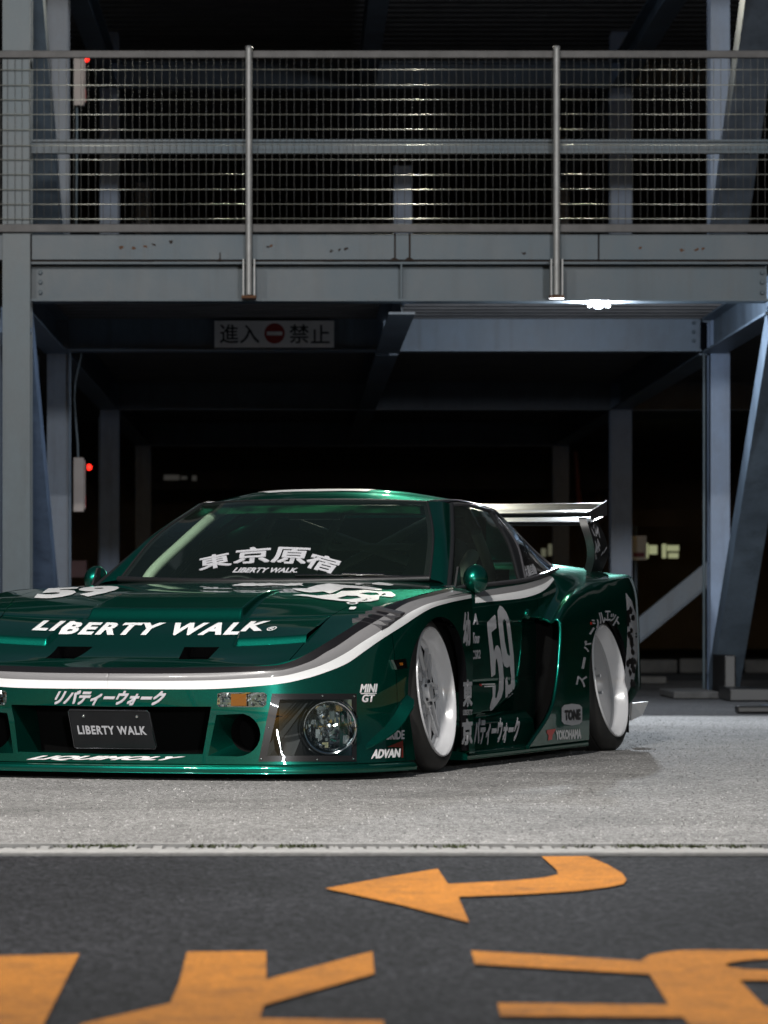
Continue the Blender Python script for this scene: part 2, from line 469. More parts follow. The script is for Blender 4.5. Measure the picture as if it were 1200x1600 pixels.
sb = bmesh.new(); bm_box(sb, -0.012, 0.012, 0.052, YK2 - YK1 - 0.047, -0.03, -0.004); sme = bpy.data.meshes.new('grate_bar'); sb.to_mesh(sme); sb.free(); sme.materials.append(CONCL)
for i in range(62):
    o = link_mesh('grate_bar', sme, None, drain); o.location = (-0.80 + i * 0.0335, 0, random.uniform(-0.004, 0.002))
random.seed(11)
vs, fs = [], []
for c in range(34):
    cx = random.choice((-0.52, -0.2, 0.05, 0.38, 0.75, 0.95, 1.12)) + random.gauss(0, 0.05)
    for q in range(14):
        x = cx + random.gauss(0, 0.03); y = YK2 - 0.075 + random.gauss(0, 0.02); h = random.uniform(0.002, 0.007)
        a = random.uniform(0, 6.28); w = 0.004
        n0 = len(vs)
        vs += [(x - w * math.cos(a), y - w * math.sin(a), -0.005), (x + w * math.cos(a), y + w * math.sin(a), -0.005), (x + random.gauss(0, .006), y + random.gauss(0, .006), h)]
        fs.append((n0, n0 + 1, n0 + 2))
tag(mesh_obj('moss', vs, fs, MOSS), kind='stuff')

# loose grit and proud stones in the asphalt surface
rng = np.random.default_rng(4)
NG = 30000
gx = rng.uniform(-1.9, 3.1, NG); gy = YK2 + (22.6 - YK2)*rng.random(NG)**1.25
keep = np.abs(gx) < 99
rad = rng.uniform(.0022, .0052, NG); hh = rad*rng.uniform(.5, 1.1, NG); an = rng.uniform(0, 6.28, NG)
base = np.stack([np.stack([gx + rad*np.cos(an + k*2.094), gy + rad*np.sin(an + k*2.094), np.full(NG, -.0005)], 1) for k in range(3)] + [np.stack([gx + rng.normal(0, .0007, NG), gy + rng.normal(0, .0007, NG), hh], 1)], 1)
vs = base.reshape(-1, 3)
ix = np.arange(NG)*4
fs = np.concatenate([np.stack([ix + a, ix + b, ix + 3], 1) for a, b in ((0, 1), (1, 2), (2, 0))])
gm = bpy.data.meshes.new('grit'); gm.vertices.add(len(vs)); gm.vertices.foreach_set('co', vs.ravel())
gm.loops.add(len(fs)*3); gm.loops.foreach_set('vertex_index', fs.ravel()); gm.polygons.add(len(fs)); gm.polygons.foreach_set('loop_start', np.arange(len(fs))*3)
gm.update(calc_edges=True)
GRITM = asphalt('grit_stone', (0.215, 0.21, 0.207), 0.6, 90.0, 0.1, 0.0)
tag(link_mesh('grit', gm, GRITM), kind='stuff')

# painted markings on the road (flat paint, one sheet 4 mm above the asphalt)
def ground_poly(name, px, z, m, parent):
    pts = [G(x, y, z) for x, y in px]
    tris = tessellate_polygon([pts])
    return mesh_obj(name, pts, tris, m, parent)
def arc_px(cx, cy, rx, ry, a0, a1, n=10):
    return [(cx + rx * math.cos(math.radians(a0 + (a1 - a0) * i / n)), cy + ry * math.sin(math.radians(a0 + (a1 - a0) * i / n))) for i in range(n + 1)]
ground_poly('arrow_marking', [(508, 1388), (600, 1371), (684, 1357), (700, 1381), (760, 1378), (810, 1375), (850, 1371), (872, 1366), (870, 1359), (846, 1338), (918, 1337.5), (950, 1351), (972, 1364), (979, 1374), (974, 1381), (950, 1386), (900, 1392), (820, 1397), (716, 1401), (733, 1441), (620, 1412)], 0.0, ORANGE, road)
ground_poly('character_marking', [(-60, 1494), (124, 1490), (68, 1600), (50, 1640), (-60, 1640)], 0.0, ORANGE, road)
ground_poly('character_marking', [(292, 1487), (416, 1486), (416, 1530), (582, 1486), (585, 1521), (412, 1570), (406, 1591), (600, 1594), (600, 1650), (40, 1650), (130, 1599), (266, 1567), (280, 1535)], 0.0, ORANGE, road)
out = [(736, 1485), (870, 1493), (1000, 1501), (1015, 1492), (1035, 1488), (1060, 1485), (1100, 1484), (1300, 1486), (1300, 1500), (1200, 1498), (1165, 1500), (1140, 1504), (1132, 1507), (1140, 1511), (1165, 1514), (1200, 1516), (1300, 1518), (1300, 1533), (1155, 1531), (1195, 1573), (1300, 1573), (1300, 1650), (1120, 1650), (1067, 1589), (782, 1587), (777, 1567), (1045, 1570), (1015, 1522), (742, 1506)]
ground_poly('character_marking', out, 0.0, ORANGE, road)
# a stray pink scrap on the asphalt
# ------------------------------------------------------------------ text helpers
_tc = {}
def text_mesh(s, bold=0.0, shear=0.0, maxlen=None, space=1.0):
    """triangulated glyph outline, normalised to its bounding box (0..1, 0..1); also returns the aspect"""
    key = (s, bold, shear, maxlen, space)
    if key in _tc: return _tc[key]
    cu = bpy.data.curves.new('lettering', 'FONT')
    cu.body = s; cu.offset = bold; cu.shear = shear; cu.resolution_u = 3; cu.space_character = space
    o = bpy.data.objects.new('lettering', cu); COL.objects.link(o)
    dg = bpy.context.evaluated_depsgraph_get(); dg.update()
    me = bpy.data.meshes.new_from_object(o.evaluated_get(dg))
    bm = bmesh.new(); bm.from_mesh(me)
    bmesh.ops.triangulate(bm, faces=bm.faces[:])
    if maxlen:
        for _ in range(7):
            es = [e for e in bm.edges if e.calc_length() > maxlen]
            if not es: break
            bmesh.ops.subdivide_edges(bm, edges=es, cuts=1)
            bmesh.ops.triangulate(bm, faces=bm.faces[:])
    bm.verts.index_update()
    P = np.array([v.co[:2] for v in bm.verts]); T = [tuple(v.index for v in f.verts) for f in bm.faces]
    bm.free(); bpy.data.objects.remove(o); bpy.data.curves.remove(cu); bpy.data.meshes.remove(me)
    lo, hi = P.min(0), P.max(0)
    r = ((P - lo) / (hi - lo), T, (hi - lo)[0] / (hi - lo)[1])
    _tc[key] = r
    return r

def plane_text(name, s, org, ux, uy, m, parent, bold=0.0, shear=0.0):
    P, T, asp = text_mesh(s, 0, shear)
    org, ux, uy = Vector(org), Vector(ux), Vector(uy)
    nn = ux.cross(uy).normalized()
    vs, fs = [], []
    for k, (du, dv) in enumerate(((-1, -1), (1, -1), (1, 1), (-1, 1))):          # struck four times: a bold face
        n0 = len(vs)
        vs += [org + ux * (p[0] + du*bold/asp) + uy * (p[1] + dv*bold) + nn*(.0002*k) for p in P]
        fs += [tuple(i + n0 for i in t) for t in T]
    return mesh_obj(name, vs, fs, m, parent)

# ------------------------------------------------------------------ parking structure
park = empty('parking_structure', (0.66, 24.9, 0))
tag(park, 'blue grey steel multi-storey car park frame behind the green car', 'car park')
def P_(o):       # world-space geometry under the building's empty
    o.matrix_parent_inverse = Matrix.Translation(-park.location)
    return o
def S(o): o.parent = park; return P_(o)
XL0, XL1, XR0, XR1 = -1.815, -1.643, 2.955, 3.135
YA, YB, YC, YD = 24.9, 29.0, 37.3, 45.6
def col(x0, x1, y, m, z1=6.0, d=0.25):
    o = S(hbeam('column', ((x0+x1)/2, y + d/2, 0.0), ((x0+x1)/2, y + d/2, z1), x1 - x0, d, m, None, up=(0, 1, 0)))
    bp = box('base_plate', x0 - 0.05, x1 + 0.05, y - 0.05, y + d + 0.05, 0.0, 0.022, STEELD, None); bp.parent = o
    return o
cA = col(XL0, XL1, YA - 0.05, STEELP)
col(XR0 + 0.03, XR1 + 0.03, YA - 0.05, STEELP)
col(XL0 + 0.02, XL1, YB, STEELD)
col(XR0 + 0.065, XR1 + 0.025, YB, STEELC)
col(XL0, XL1, YC, STEELC)
col(XR0, XR1 + 0.015, YC, STEELC)
S(hbeam('column', (1.015, YC + 0.125, 2.96), (1.015, YC + 0.125, 4.75), 0.17, 0.25, STEELC, None, up=(0, 1, 0)))
col(XL0, XL1, YD, STEELD); col(XR0, XR1, YD, STEELD)

# front beam with end plates, stiffener and bolts
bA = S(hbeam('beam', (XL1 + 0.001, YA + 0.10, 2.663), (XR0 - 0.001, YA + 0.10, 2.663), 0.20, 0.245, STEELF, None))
def bolts(parent, pts, r=0.014):
    v, f = lathe_x([(0.0, r), (0.012, r), (0.014, r*0.8), (0.014, 0.0005)], 6)
    v = [(-0, 0, 0)] and [(p[1], -p[0], p[2]) for p in v]
    me = bpy.data.meshes.new('bolt'); me.from_pydata(v, [], f); me.materials.append(STEELF)
    for p in pts:
        o = link_mesh('bolt', me); o.parent = parent; o.location = p
ya = YA + 0.094
for sx in (XL1 + 0.055, XR0 - 0.03):
    bolts(bA, [(sx, ya - 0.005, 2.725), (sx, ya - 0.005, 2.665), (sx, ya - 0.005, 2.60)])
xs0 = (627 - PCX) / FPX * YA
o = box('stiffener', xs0 - 0.005, xs0 + 0.005, YA + 0.004, YA + 0.094, 2.556, 2.77, STEELF); o.parent = bA
# fascia channel above, in three lengths with rusty joints
xb = [XL1 + 0.004, (617 - PCX) / FPX * YA, (640 - PCX) / FPX * YA, (935 - PCX) / FPX * YA, XR0 + 0.5]
for i in range(4):
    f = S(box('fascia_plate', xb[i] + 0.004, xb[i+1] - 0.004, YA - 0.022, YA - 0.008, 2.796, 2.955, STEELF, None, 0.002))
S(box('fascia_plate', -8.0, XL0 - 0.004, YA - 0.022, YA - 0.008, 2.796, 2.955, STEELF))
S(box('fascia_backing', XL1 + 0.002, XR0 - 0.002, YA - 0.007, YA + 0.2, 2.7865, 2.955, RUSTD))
for xp, w, h in ((617, .010, .17), (640, .012, .17), (935, .006, .12), (344, .008, .05)):
    x = (xp - PCX) / FPX * YA
    S(box('rusty_joint', x - w/2, x + w/2, YA - 0.026, YA - 0.0222, 2.79, 2.79 + h, RUSTD))
for xp, w, t in ((617, .08, .016), (640, .08, .018), (344, .05, .01), (228, .09, .006), (520, .12, .007), (1000, .16, .006), (1120, .2, .006)):
    x = (xp - PCX) / FPX * YA
    S(prism('rust_streak', [(x - w/2, YA - 0.0235, 2.789), (x + w/2, YA - 0.0235, 2.789), (x + w*0.1, YA - 0.0235, 2.789 + t), (x - w*0.15, YA - 0.0235, 2.789 + t*1.2)], (0, 0.002, 0), RUSTD))
random.seed(5)
for xp, yp in ((190, 387), (208, 388), (228, 385), (240, 382), (267, 378), (418, 386), (424, 384), (518, 392), (530, 390), (540, 389), (818, 396), (1000, 388), (1088, 390), (1098, 389), (1066, 391)):
    c = W(xp, yp, YA - 0.0225); pts = []
    for k in range(7):
        r = random.uniform(0.004, 0.014); a = 2*math.pi*k/7
        pts.append((c.x + 1.4*r*math.cos(a), c.y - 0.0006, c.z + r*math.sin(a)))
    S(prism('rust_spot', pts, (0, 0.001, 0), RUST if random.random() < .6 else RUSTD))
# slab and deck under-sheets
S(box('floor_slab', -60, 70, YA + 0.21, 59.9, 2.80, 2.955, DECKM))
def deck(name, z, y0, y1, x0, x1, pitch=0.30, h=0.06):
    pts = []
    y = y0
    while y < y1:
        pts += [(y, z), (y + pitch*0.45, z), (y + pitch*0.55, z + h), (y + pitch*0.9, z + h)]
        y += pitch
    vs = [(x0, a, b) for a, b in pts] + [(x1, a, b) for a, b in pts]
    n = len(pts)
    return S(mesh_obj(name, vs, [(i, i+1, n+i+1, n+i) for i in range(n-1)], DECKM))
deck('ceiling_deck', 2.73, YA + 0.22, 45, -6, 8)
deck('roof_deck', 6.0, YA, 46, -8, 9)
S(box('roof_slab', -60, 70, YA - 0.3, 59.9, 6.07, 6.25, DECKM))
# second and third frames, both floors
b2 = S(hbeam('beam', (XL1, YB + 0.10, 2.63), (XR0 - 0.001, YB + 0.10, 2.63), 0.20, 0.28, STEEL, None))
bolts(b2, [(XR0 - 0.05, YB + 0.09, 2.70), (XR0 - 0.05, YB + 0.09, 2.635), (XR0 - 0.05, YB + 0.09, 2.57)])
S(hbeam('beam', (XL1, YC + 0.10, 2.605), (XR0, YC + 0.10, 2.605), 0.20, 0.27, STEELD, None))
S(hbeam('beam', (XL1 - 3, YC + 0.10, 5.60), (XR0 + 3, YC + 0.10, 5.60), 0.20, 0.25, STEEL, None))
S(hbeam('beam', (XL1 - 3, YB + 0.10, 5.63), (XR0 + 3, YB + 0.10, 5.63), 0.20, 0.28, STEEL, None))
S(hbeam('beam', (XL1 - 3, YA + 0.10, 5.66), (XR0 + 3, YA + 0.10, 5.66), 0.20, 0.28, STEELF, None))
S(hbeam('beam', (XL1, YD + 0.10, 2.60), (XR0, YD + 0.10, 2.60), 0.20, 0.27, STEELD, None))
S(hbeam('beam', (XR1 + 0.02, YC + 0.10, 2.60), (XR1 + 4, YC + 0.10, 2.60), 0.20, 0.27, STEELD, None))
for x, w in (((XL0+XL1)/2, 0.17), ((XR0+XR1)/2, 0.18), (0.675, 0.165)):
    for (a, b) in ((YA + 0.201, YB - 0.001), (YB + 0.201, YC - 0.001), (YC + 0.201, YD)):
        S(hbeam('beam', (x, a, 2.60), (x, b, 2.60), w, 0.255, STEEL, None))
        S(hbeam('beam', (x, a, 5.60), (x, b, 5.60), w, 0.24, STEEL, None))
# knee braces in the side bays
def bar(name, p0, p1, w, h, m):
    p0, p1 = Vector(p0), Vector(p1); d = (p1 - p0).normalized()
    Sx = Vector((1, 0, 0)); U = Sx.cross(d).normalized()
    vs = [p + Sx*a*w/2 + U*b*h/2 for p in (p0, p1) for a, b in ((-1, -1), (1, -1), (1, 1), (-1, 1))]
    bm = bmesh.new(); bv = [bm.verts.new(v) for v in vs]
    for f in ((0, 1, 2, 3), (7, 6, 5, 4), (0, 4, 5, 1), (1, 5, 6, 2), (2, 6, 7, 3), (3, 7, 4, 0)): bm.faces.new([bv[i] for i in f])
    bmesh.ops.recalc_face_normals(bm, faces=bm.faces)
    return S(bm_obj(name, bm, m))
bar('brace', (XL1 - 0.106, YA + 0.22, 2.44), (XL1 - 0.106, YB - 0.13, 0.05), 0.20, 0.20, STEELC)
bar('brace', (3.085, YA + 0.30, 2.44), (3.085, YB - 0.2, 0.05), 0.20, 0.22, STEEL)
bar('brace', (XL1 - 0.106, YA + 0.22, 5.45), (XL1 - 0.106, YB - 0.13, 2.98), 0.20, 0.20, STEEL)
bar('brace', (3.075, YA + 0.30, 5.45), (3.075, YB - 0.2, 2.98), 0.235, 0.22, STEELD)
S(hbeam('brace', W(985, 995, YC + 0.1), W(1180, 835, YC + 0.1), 0.16, 0.19, STEEL, None, up=(0, 0, 1)))
S(box('side_panel', XL1 - 0.22, XL1 - 0.21, YA + 0.25, YB - 0.01, 0.02, 2.45, STEELD))
S(tube('pipe', [(XR0 + 0.015, YB - 0.02, 0.02), (XR0 + 0.015, YB - 0.02, 2.48)], 0.011, STEELP))
S(tube('pipe', [(XL1 + 0.016, YB - 0.02, 0.02), (XL1 + 0.016, YB - 0.02, 2.48)], 0.008, STEEL))
S(tube('pipe', [(XL0 - 0.005, YC - 0.02, 0.02), (XL0 - 0.005, YC - 0.02, 2.40)], 0.010, STEEL))
S(box('base_pad', 2.62, 2.93, 27.6, 28.7, 0.0, 0.05, CONC, None, 0.008))
S(box('base_pad', 2.93, 3.20, 26.9, 27.6, 0.0, 0.085, TRIM, None, 0.008))
S(box('gusset', 2.98, 3.06, 27.7, 28.5, 0.02, 0.30, TRIM, None, 0.01))

# wheel stop at the right edge
ws = empty('wheel_stop', (3.0, 23.9, 0)); tag(ws, 'low black and yellow rubber wheel stop at the foot of the right brace', 'wheel stop')
for i in range(4):
    b = box('block', -0.36 + i*0.21, -0.36 + (i+1)*0.21 - 0.004, -0.07, 0.07, 0.0, 0.045, YELLOW if i % 2 else TRIM, ws, 0.012)

# ------------------------------------------------------------------ guard railing on the upper floor
rail = empty('guard_railing', (0.66, 24.82, 2.96))
tag(rail, 'galvanised wire mesh guard railing along the upper floor edge', 'railing')
def R_(o): o.parent = rail; o.matrix_parent_inverse = Matrix.Translation(-Vector(rail.location)); return o
YR = 24.82
zt0, zt1 = 4.045, 4.09
RX0, RX1 = W(-120, 0, YR).x, W(1330, 0, YR).x
joints = [RX0, W(390, 0, YR).x, W(870, 0, YR).x, RX1]
for a, b in zip(joints, joints[1:]):
    R_(box('top_rail', a + 0.018, b - 0.018, YR - 0.004, YR + 0.036, zt0, zt1, RAILM, None, 0.003))
    R_(box('bottom_rail', a + 0.018, b - 0.018, YR - 0.004, YR + 0.036, 2.962, 3.012, RAILM, None, 0.003))
R_(hbeam('middle_rail', (XL1 + 0.002, YR + 0.13, 3.507), (XR0 + 0.6, YR + 0.13, 3.507), 0.06, 0.085, STEELF, None))
for xp in (390, 870):
    x = W(xp - 1, 0, YR).x
    p = R_(tube('post', [(x, YR - 0.045, 2.57), (x, YR - 0.045, 4.10)], 0.021, GALV, None, 14))
    c = tube('post_cap', [(x, YR - 0.045, 4.10), (x, YR - 0.045, 4.112)], [0.024, 0.018], GALV, None, 14); c.parent = p
    for s in (-1, 1):
        q = box('bracket', x + s*0.034 - 0.004, x + s*0.034 + 0.004, YR - 0.07, YR + 0.055, 2.565, 2.79, GALV); q.parent = p
    q = box('rusty_foot', x - 0.045, x + 0.045, YR - 0.075, YR + 0.055, 2.548, 2.5645, RUST); q.parent = p
# wires: each its own part, sharing two meshes
v, f = tube_geo([(0, 0, zt0), (0, 0, 3.012)], 0.0017, 6); wv = bpy.data.meshes.new('upright_wire'); wv.from_pydata([tuple(q) for q in v], [], f); wv.materials.append(UPWIRE); wv.polygons.foreach_set('use_smooth', [True]*len(f))
x = RX0 + 0.02; i = 0
random.seed(3)
while x < RX1:
    if min(abs(x - j) for j in joints[1:3]) > 0.02:
        o = link_mesh('upright_wire', wv); o.location = (x + random.gauss(0, 0.0012), YR + 0.012, 0); R_(o)
    x += 0.0457; i += 1
zs = [W(0, y, YR).z for y in (108.5, 132, 155.5, 178.5, 202, 226, 249, 272.5, 295.5, 318.5, 341.5)]
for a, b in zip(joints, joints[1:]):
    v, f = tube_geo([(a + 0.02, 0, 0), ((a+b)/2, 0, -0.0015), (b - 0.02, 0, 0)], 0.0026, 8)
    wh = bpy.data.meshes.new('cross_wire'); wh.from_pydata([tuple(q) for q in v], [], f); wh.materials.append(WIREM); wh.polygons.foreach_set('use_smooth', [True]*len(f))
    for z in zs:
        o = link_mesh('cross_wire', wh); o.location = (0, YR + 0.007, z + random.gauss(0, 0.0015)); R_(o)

# ------------------------------------------------------------------ no-entry sign on the second beam
sy = YB - 0.02
a, b = W(335, 543, sy), W(522, 501, sy)
sg = tag(box('no_entry_sign', a.x, b.x, sy, sy + 0.012, a.z, b.z, SIGNW, None, 0.002), 'white no entry sign with black kanji and red disc on the steel beam', 'sign')
def onsign(x0, y0, x1, y1, s, m, bold=0.012):
    p, q = W(x0, y1, sy - 0.0015), W(x1, y0, sy - 0.0015)
    return plane_text('lettering', s, p, (q.x - p.x, 0, 0), (0, 0, q.z - p.z), m, sg, bold)
onsign(344, 507, 372, 536, '\u9032', SIGNB); onsign(375, 508, 405, 536, '\u5165', SIGNB)
onsign(453, 507, 482, 536, '\u7981', SIGNB); onsign(486, 508, 515, 536, '\u6b62', SIGNB)
c = W(429, 521, sy - 0.0015); r = 16 / FPX * sy
mesh_obj('red_disc', [c] + [c + Vector((r*math.cos(t*math.pi/24), 0, r*math.sin(t*math.pi/24))) for t in range(48)], [(0, 1 + t, 1 + (t+1) % 48) for t in range(48)], SIGNR, sg)
p, q = W(417, 524, sy - 0.003), W(441, 518, sy - 0.003)
mesh_obj('white_bar', [(p.x, p.y, p.z), (q.x, p.y, p.z), (q.x, p.y, q.z), (p.x, p.y, q.z)], [(0, 1, 2, 3)], SIGNW, sg)

# ------------------------------------------------------------------ lit lamp under the front beam
lp = W(935, 478.5, 25.3)
lamp = empty('floodlight', lp); tag(lamp, 'lit white floodlight hanging under the front steel beam', 'lamp')
box('housing', -0.085, 0.085, -0.03, 0.05, 0.016, 0.03, TRIM, lamp, 0.004)
for dx, w, h in ((0, 0.032, 0.014), (-0.058, 0.010, 0.007), (0.060, 0.016, 0.009)):
    bm = bmesh.new(); bmesh.ops.create_uvsphere(bm, u_segments=20, v_segments=12, radius=1.0)
    bmesh.ops.scale(bm, vec=(w, 0.03, h), verts=bm.verts); bmesh.ops.translate(bm, vec=(dx, 0, 0.002), verts=bm.verts)
    bm_obj('lens', bm, LAMPW, lamp, True)
ld = bpy.data.lights.new('floodlight_beam', 'POINT'); ld.energy = 175; ld.color = (0.82, 0.90, 1.0); ld.shadow_soft_size = 0.05
lo = bpy.data.objects.new('floodlight_beam', ld); COL.objects.link(lo); lo.parent = lamp; lo.location = (0, 0.02, -0.06)

def throw(parent, watts, colr, aim, off):
    d = bpy.data.lights.new('floodlight_throw', 'SPOT'); d.energy = watts; d.color = colr; d.spot_size = math.radians(92); d.spot_blend = 0.7; d.shadow_soft_size = 0.05
    o = bpy.data.objects.new('floodlight_throw', d); COL.objects.link(o); o.parent = parent; o.location = off
    o.rotation_euler = (parent.location - Vector(aim)).to_track_quat('Z', 'Y').to_euler()
lamp2 = copy_tree(lamp); lamp2.location = (0.97, 29.40, 5.46)
tag(lamp2, 'lit floodlight of the upper floor hidden above the railing')
for ch in lamp2.children:
    if ch.type == 'LIGHT': ch.data = ch.data.copy(); ch.data.energy = 70
throw(lamp, 1000, (0.86, 0.93, 1.0), (0.9, 15.5, 0.0), (0, -0.02, -0.05))
throw(lamp2, 420, (1.0, 0.96, 0.74), (0.75, 22.0, 3.2), (0, -0.02, -0.06))
# ------------------------------------------------------------------ street lamps of the lane (behind and beside the camera)
def street_lamp(head, pole_x, watts, label):
    hx, hy, hz = head
    e = empty('street_lamp', (pole_x, hy, 0)); tag(e, label, 'street lamp', 'street lamps along the lane')
    dx = hx - pole_x
    tube('pole', [(0, 0, 0), (0, 0, hz + .10)], [.075, .05], GALV, e, 16)
    tube('arm', [(0, 0, hz + .05), (dx*.5, 0, hz + .16), (dx, 0, hz + .10)], .035, GALV, e, 12)
    box('base', -.16, .16, -.16, .16, 0, .03, GALV, e, .005)
    box('head', dx - .30, dx + .30, -.13, .13, hz + .02, hz + .11, TRIM, e, .03)
    box('lens', dx - .26, dx + .26, -.10, .10, hz, hz + .0195, STREETL, e, .006)
    d = bpy.data.lights.new('street_light', 'AREA'); d.shape = 'RECTANGLE'; d.size = .5; d.size_y = .2; d.energy = watts; d.color = (1.0, .97, .92)
    o = bpy.data.objects.new('street_light', d); COL.objects.link(o); o.parent = e; o.location = (dx, 0, hz - .02)
    t = Vector((.3, 14.5, 0)) - Vector((hx, hy, hz)); o.rotation_euler = (-t).to_track_quat('Z', 'Y').to_euler()
STREETL = mat('lit_street_lens', (.9, .9, .85), .3, emit=(1.0, .95, .86), estr=60.0)
street_lamp((-0.9, 9.2, 6.8), -3.4, 1250, 'nearer tall street lamp beside the lane in front of the car park')
street_lamp((-5.2, 8.0, 7.0), -7.4, 750, 'farther tall street lamp on the left side of the lane')

# ------------------------------------------------------------------ alarm boxes with red lamps
def alarm(zpx0, zpx1, lamp_px, label, conduit):
    Y = 29.25
    p = W(124, zpx1, Y)
    e = empty('alarm_box', p); tag(e, label, 'alarm box', 'alarm boxes on the left column')
    h = (zpx1 - zpx0) / FPX * Y
    box('case', -0.042, 0.034, -0.05, 0.05, 0, h, BOXB, e, 0.006)
    box('cover', 0.0345, 0.044, -0.04, 0.04, 0.02, h - 0.02, BOXB, e, 0.004)
    box('red_label', 0.0445, 0.048, -0.03, 0.03, 0.03, 0.12, SIGNR, e)
    lpx = W(lamp_px[0], lamp_px[1], Y) - p
    bm = bmesh.new(); bmesh.ops.create_uvsphere(bm, u_segments=20, v_segments=12, radius=0.023)
    bmesh.ops.translate(bm, vec=(lpx.x, 0, lpx.z), verts=bm.verts)
    bm_obj('lamp', bm, REDLAMP, e, True)
    tube('lamp_base', [(0.044, 0, lpx.z), (lpx.x - 0.012, 0, lpx.z)], 0.02, TRIM, e)
    if conduit: tube('conduit', [W(x, y, Y + 0.02) - p for x, y in conduit], 0.009, STEELP, e)
alarm(715, 800, (139, 730), 'beige alarm box with red lamp on the ground floor column', [(122, 716), (121, 690), (118, 655), (116, 625), (117, 600), (121, 578), (126, 558), (126, 520), (125, 490)])
alarm(86, 166, (135, 92), 'beige alarm box with red lamp behind the upper floor railing', [(120, 166), (120, 200), (119, 360)])

# ------------------------------------------------------------------ things beyond the frame
wall = tag(box('back_wall', -60, 70, 60, 60.3, -0.02, 7.0, DARKW), 'dark far wall closing the view behind the car park', 'wall')
fb = tag(box('far_beam', W(212, 0, 54).x, W(955, 0, 54).x, 54, 54.3, W(0, 765, 54).z, W(0, 708, 54).z, mat('far_beam_paint', (0.045, 0.04, 0.038), 0.8, var=0.3)), 'long brown grey far beam seen over the car roof', 'beam')
br = tag(box('low_lintel', W(985, 0, 50).x, W(1180, 0, 50).x, 50, 50.25, W(0, 823, 50).z, W(0, 797, 50).z, BROWN), 'brown lintel far behind the right column', 'lintel')
GLOWS = mat('lit_sign_panel', (0.5, 0.5, 0.35), 0.6, emit=(0.75, 0.80, 0.45), estr=0.35)
gs = empty('lit_shop_sign', W(1031, 860, 49)); tag(gs, 'blurred pale lit sign far behind the right columns', 'sign')
for x0, x1, y0, y1 in ((1002, 1013, 849, 872), (1015, 1027, 852, 866), (1035, 1041, 850, 872), (1043, 1061, 852, 861), (1045, 1060, 864, 872)):
    p, q = W(x0, y1, 49) - gs.location, W(x1, y0, 49) - gs.location
    box('lit_panel', p.x, q.x, 0, 0.06, p.z, q.z, GLOWS, gs)
gs2 = empty('lit_notice', W(868, 862, 52)); tag(gs2, 'small blurred pale light patch behind the car wing', 'sign')
for x0, x1, y0, y1 in ((846, 853, 857, 870), (857, 863, 850, 868), (866, 877, 860, 871)):
    p, q = W(x0, y1, 52) - gs2.location, W(x1, y0, 52) - gs2.location
    box('lit_panel', p.x, q.x, 0, 0.06, p.z, q.z, mat('dim_lit_panel', (0.4, 0.4, 0.3), 0.6, emit=(0.7, 0.72, 0.5), estr=0.12), gs2)
gs3 = empty('ceiling_light', W(285, 746, 53)); tag(gs3, 'dim pale light strip far behind the windscreen pillar', 'light')
for x0, x1, y0, y1 in ((256, 280, 742, 750), (283, 292, 744, 749), (300, 307, 743, 751)):
    p, q = W(x0, y1, 53) - gs3.location, W(x1, y0, 53) - gs3.location
    box('tube', p.x, q.x, 0, 0.06, p.z, q.z, mat('dim_tube', (0.4, 0.4, 0.4), 0.6, emit=(0.8, 0.78, 0.7), estr=0.03), gs3)
ns = empty('notice_sign', (W(998, 0, 40).x, 40, 0)); tag(ns, 'small white and red notice on a post beside the right rear column', 'sign')
p, q = W(986, 875, 40), W(1010, 837, 40)
box('panel', p.x - ns.location.x, q.x - ns.location.x, -0.01, 0.0, p.z, q.z, SIGNW, ns)
box('red_band', p.x - ns.location.x + 0.02, q.x - ns.location.x - 0.02, -0.013, -0.0105, p.z + 0.03, p.z + 0.075, mat('magenta_print', (0.25, 0.03, 0.07), 0.5), ns)
tube('post', [(-0.03, 0.02, 0), (-0.03, 0.02, q.z + 0.10)], 0.018, STEEL, ns)
rp = tag(tube('red_pole', [W(906, 800, 47), W(899, 705, 47)], 0.028, mat('red_pole_paint', (0.20, 0.045, 0.03), 0.6)), 'thin leaning rust red pole behind the car wing', 'pole')
rb = tag(box('red_cabinet', W(109, 0, 36).x, W(135, 0, 36).x, 36, 36.2, W(0, 902, 36).z, W(0, 876, 36).z, mat('dull_red_paint', (0.06, 0.012, 0.014), 0.6, var=0.2)), 'dull red cabinet behind the left column', 'cabinet')
CONCD = mat('dimmed_concrete', (0.06, 0.058, 0.056), 0.9, var=0.35, scale=6)  # shade on the far kerb and block put into a darker colour
fk = empty('far_kerb', (4.5, 38.2, 0)); tag(fk, kind='structure')
for i in range(5): box('kerb_stone', -1.45 + i*0.62, -1.45 + i*0.62 + 0.6, -0.1, 0.1, 0, 0.13 + 0.01*(i % 2), CONCD, fk, 0.02)
ks = tag(box('parking_block', W(985, 0, 33).x, W(1040, 0, 33).x, 32.9, 33.1, 0, 0.06, CONCD, None, 0.015), 'low concrete parking block behind the rear wheel', 'parking block')
# ================================================================== THE CAR (local frame: x to the car's left, y rearwards, z up)
YAW = math.radians(20.0)
CAR_O = Vector((-0.347, 15.727, 0.0))
car = empty('race_car', CAR_O, -YAW)
tag(car, 'low dark green race car with white lettering, widened arches and rear wing', 'car')
Rz = Matrix.Rotation(YAW, 3, 'Z')
CAML = Rz @ (Vector((0, 0, EYE)) - CAR_O)
def px_dir(px, py): return (Rz @ Vector(((px - PCX) / FPX, 1.0, (PCY - py) / FPX))).normalized()

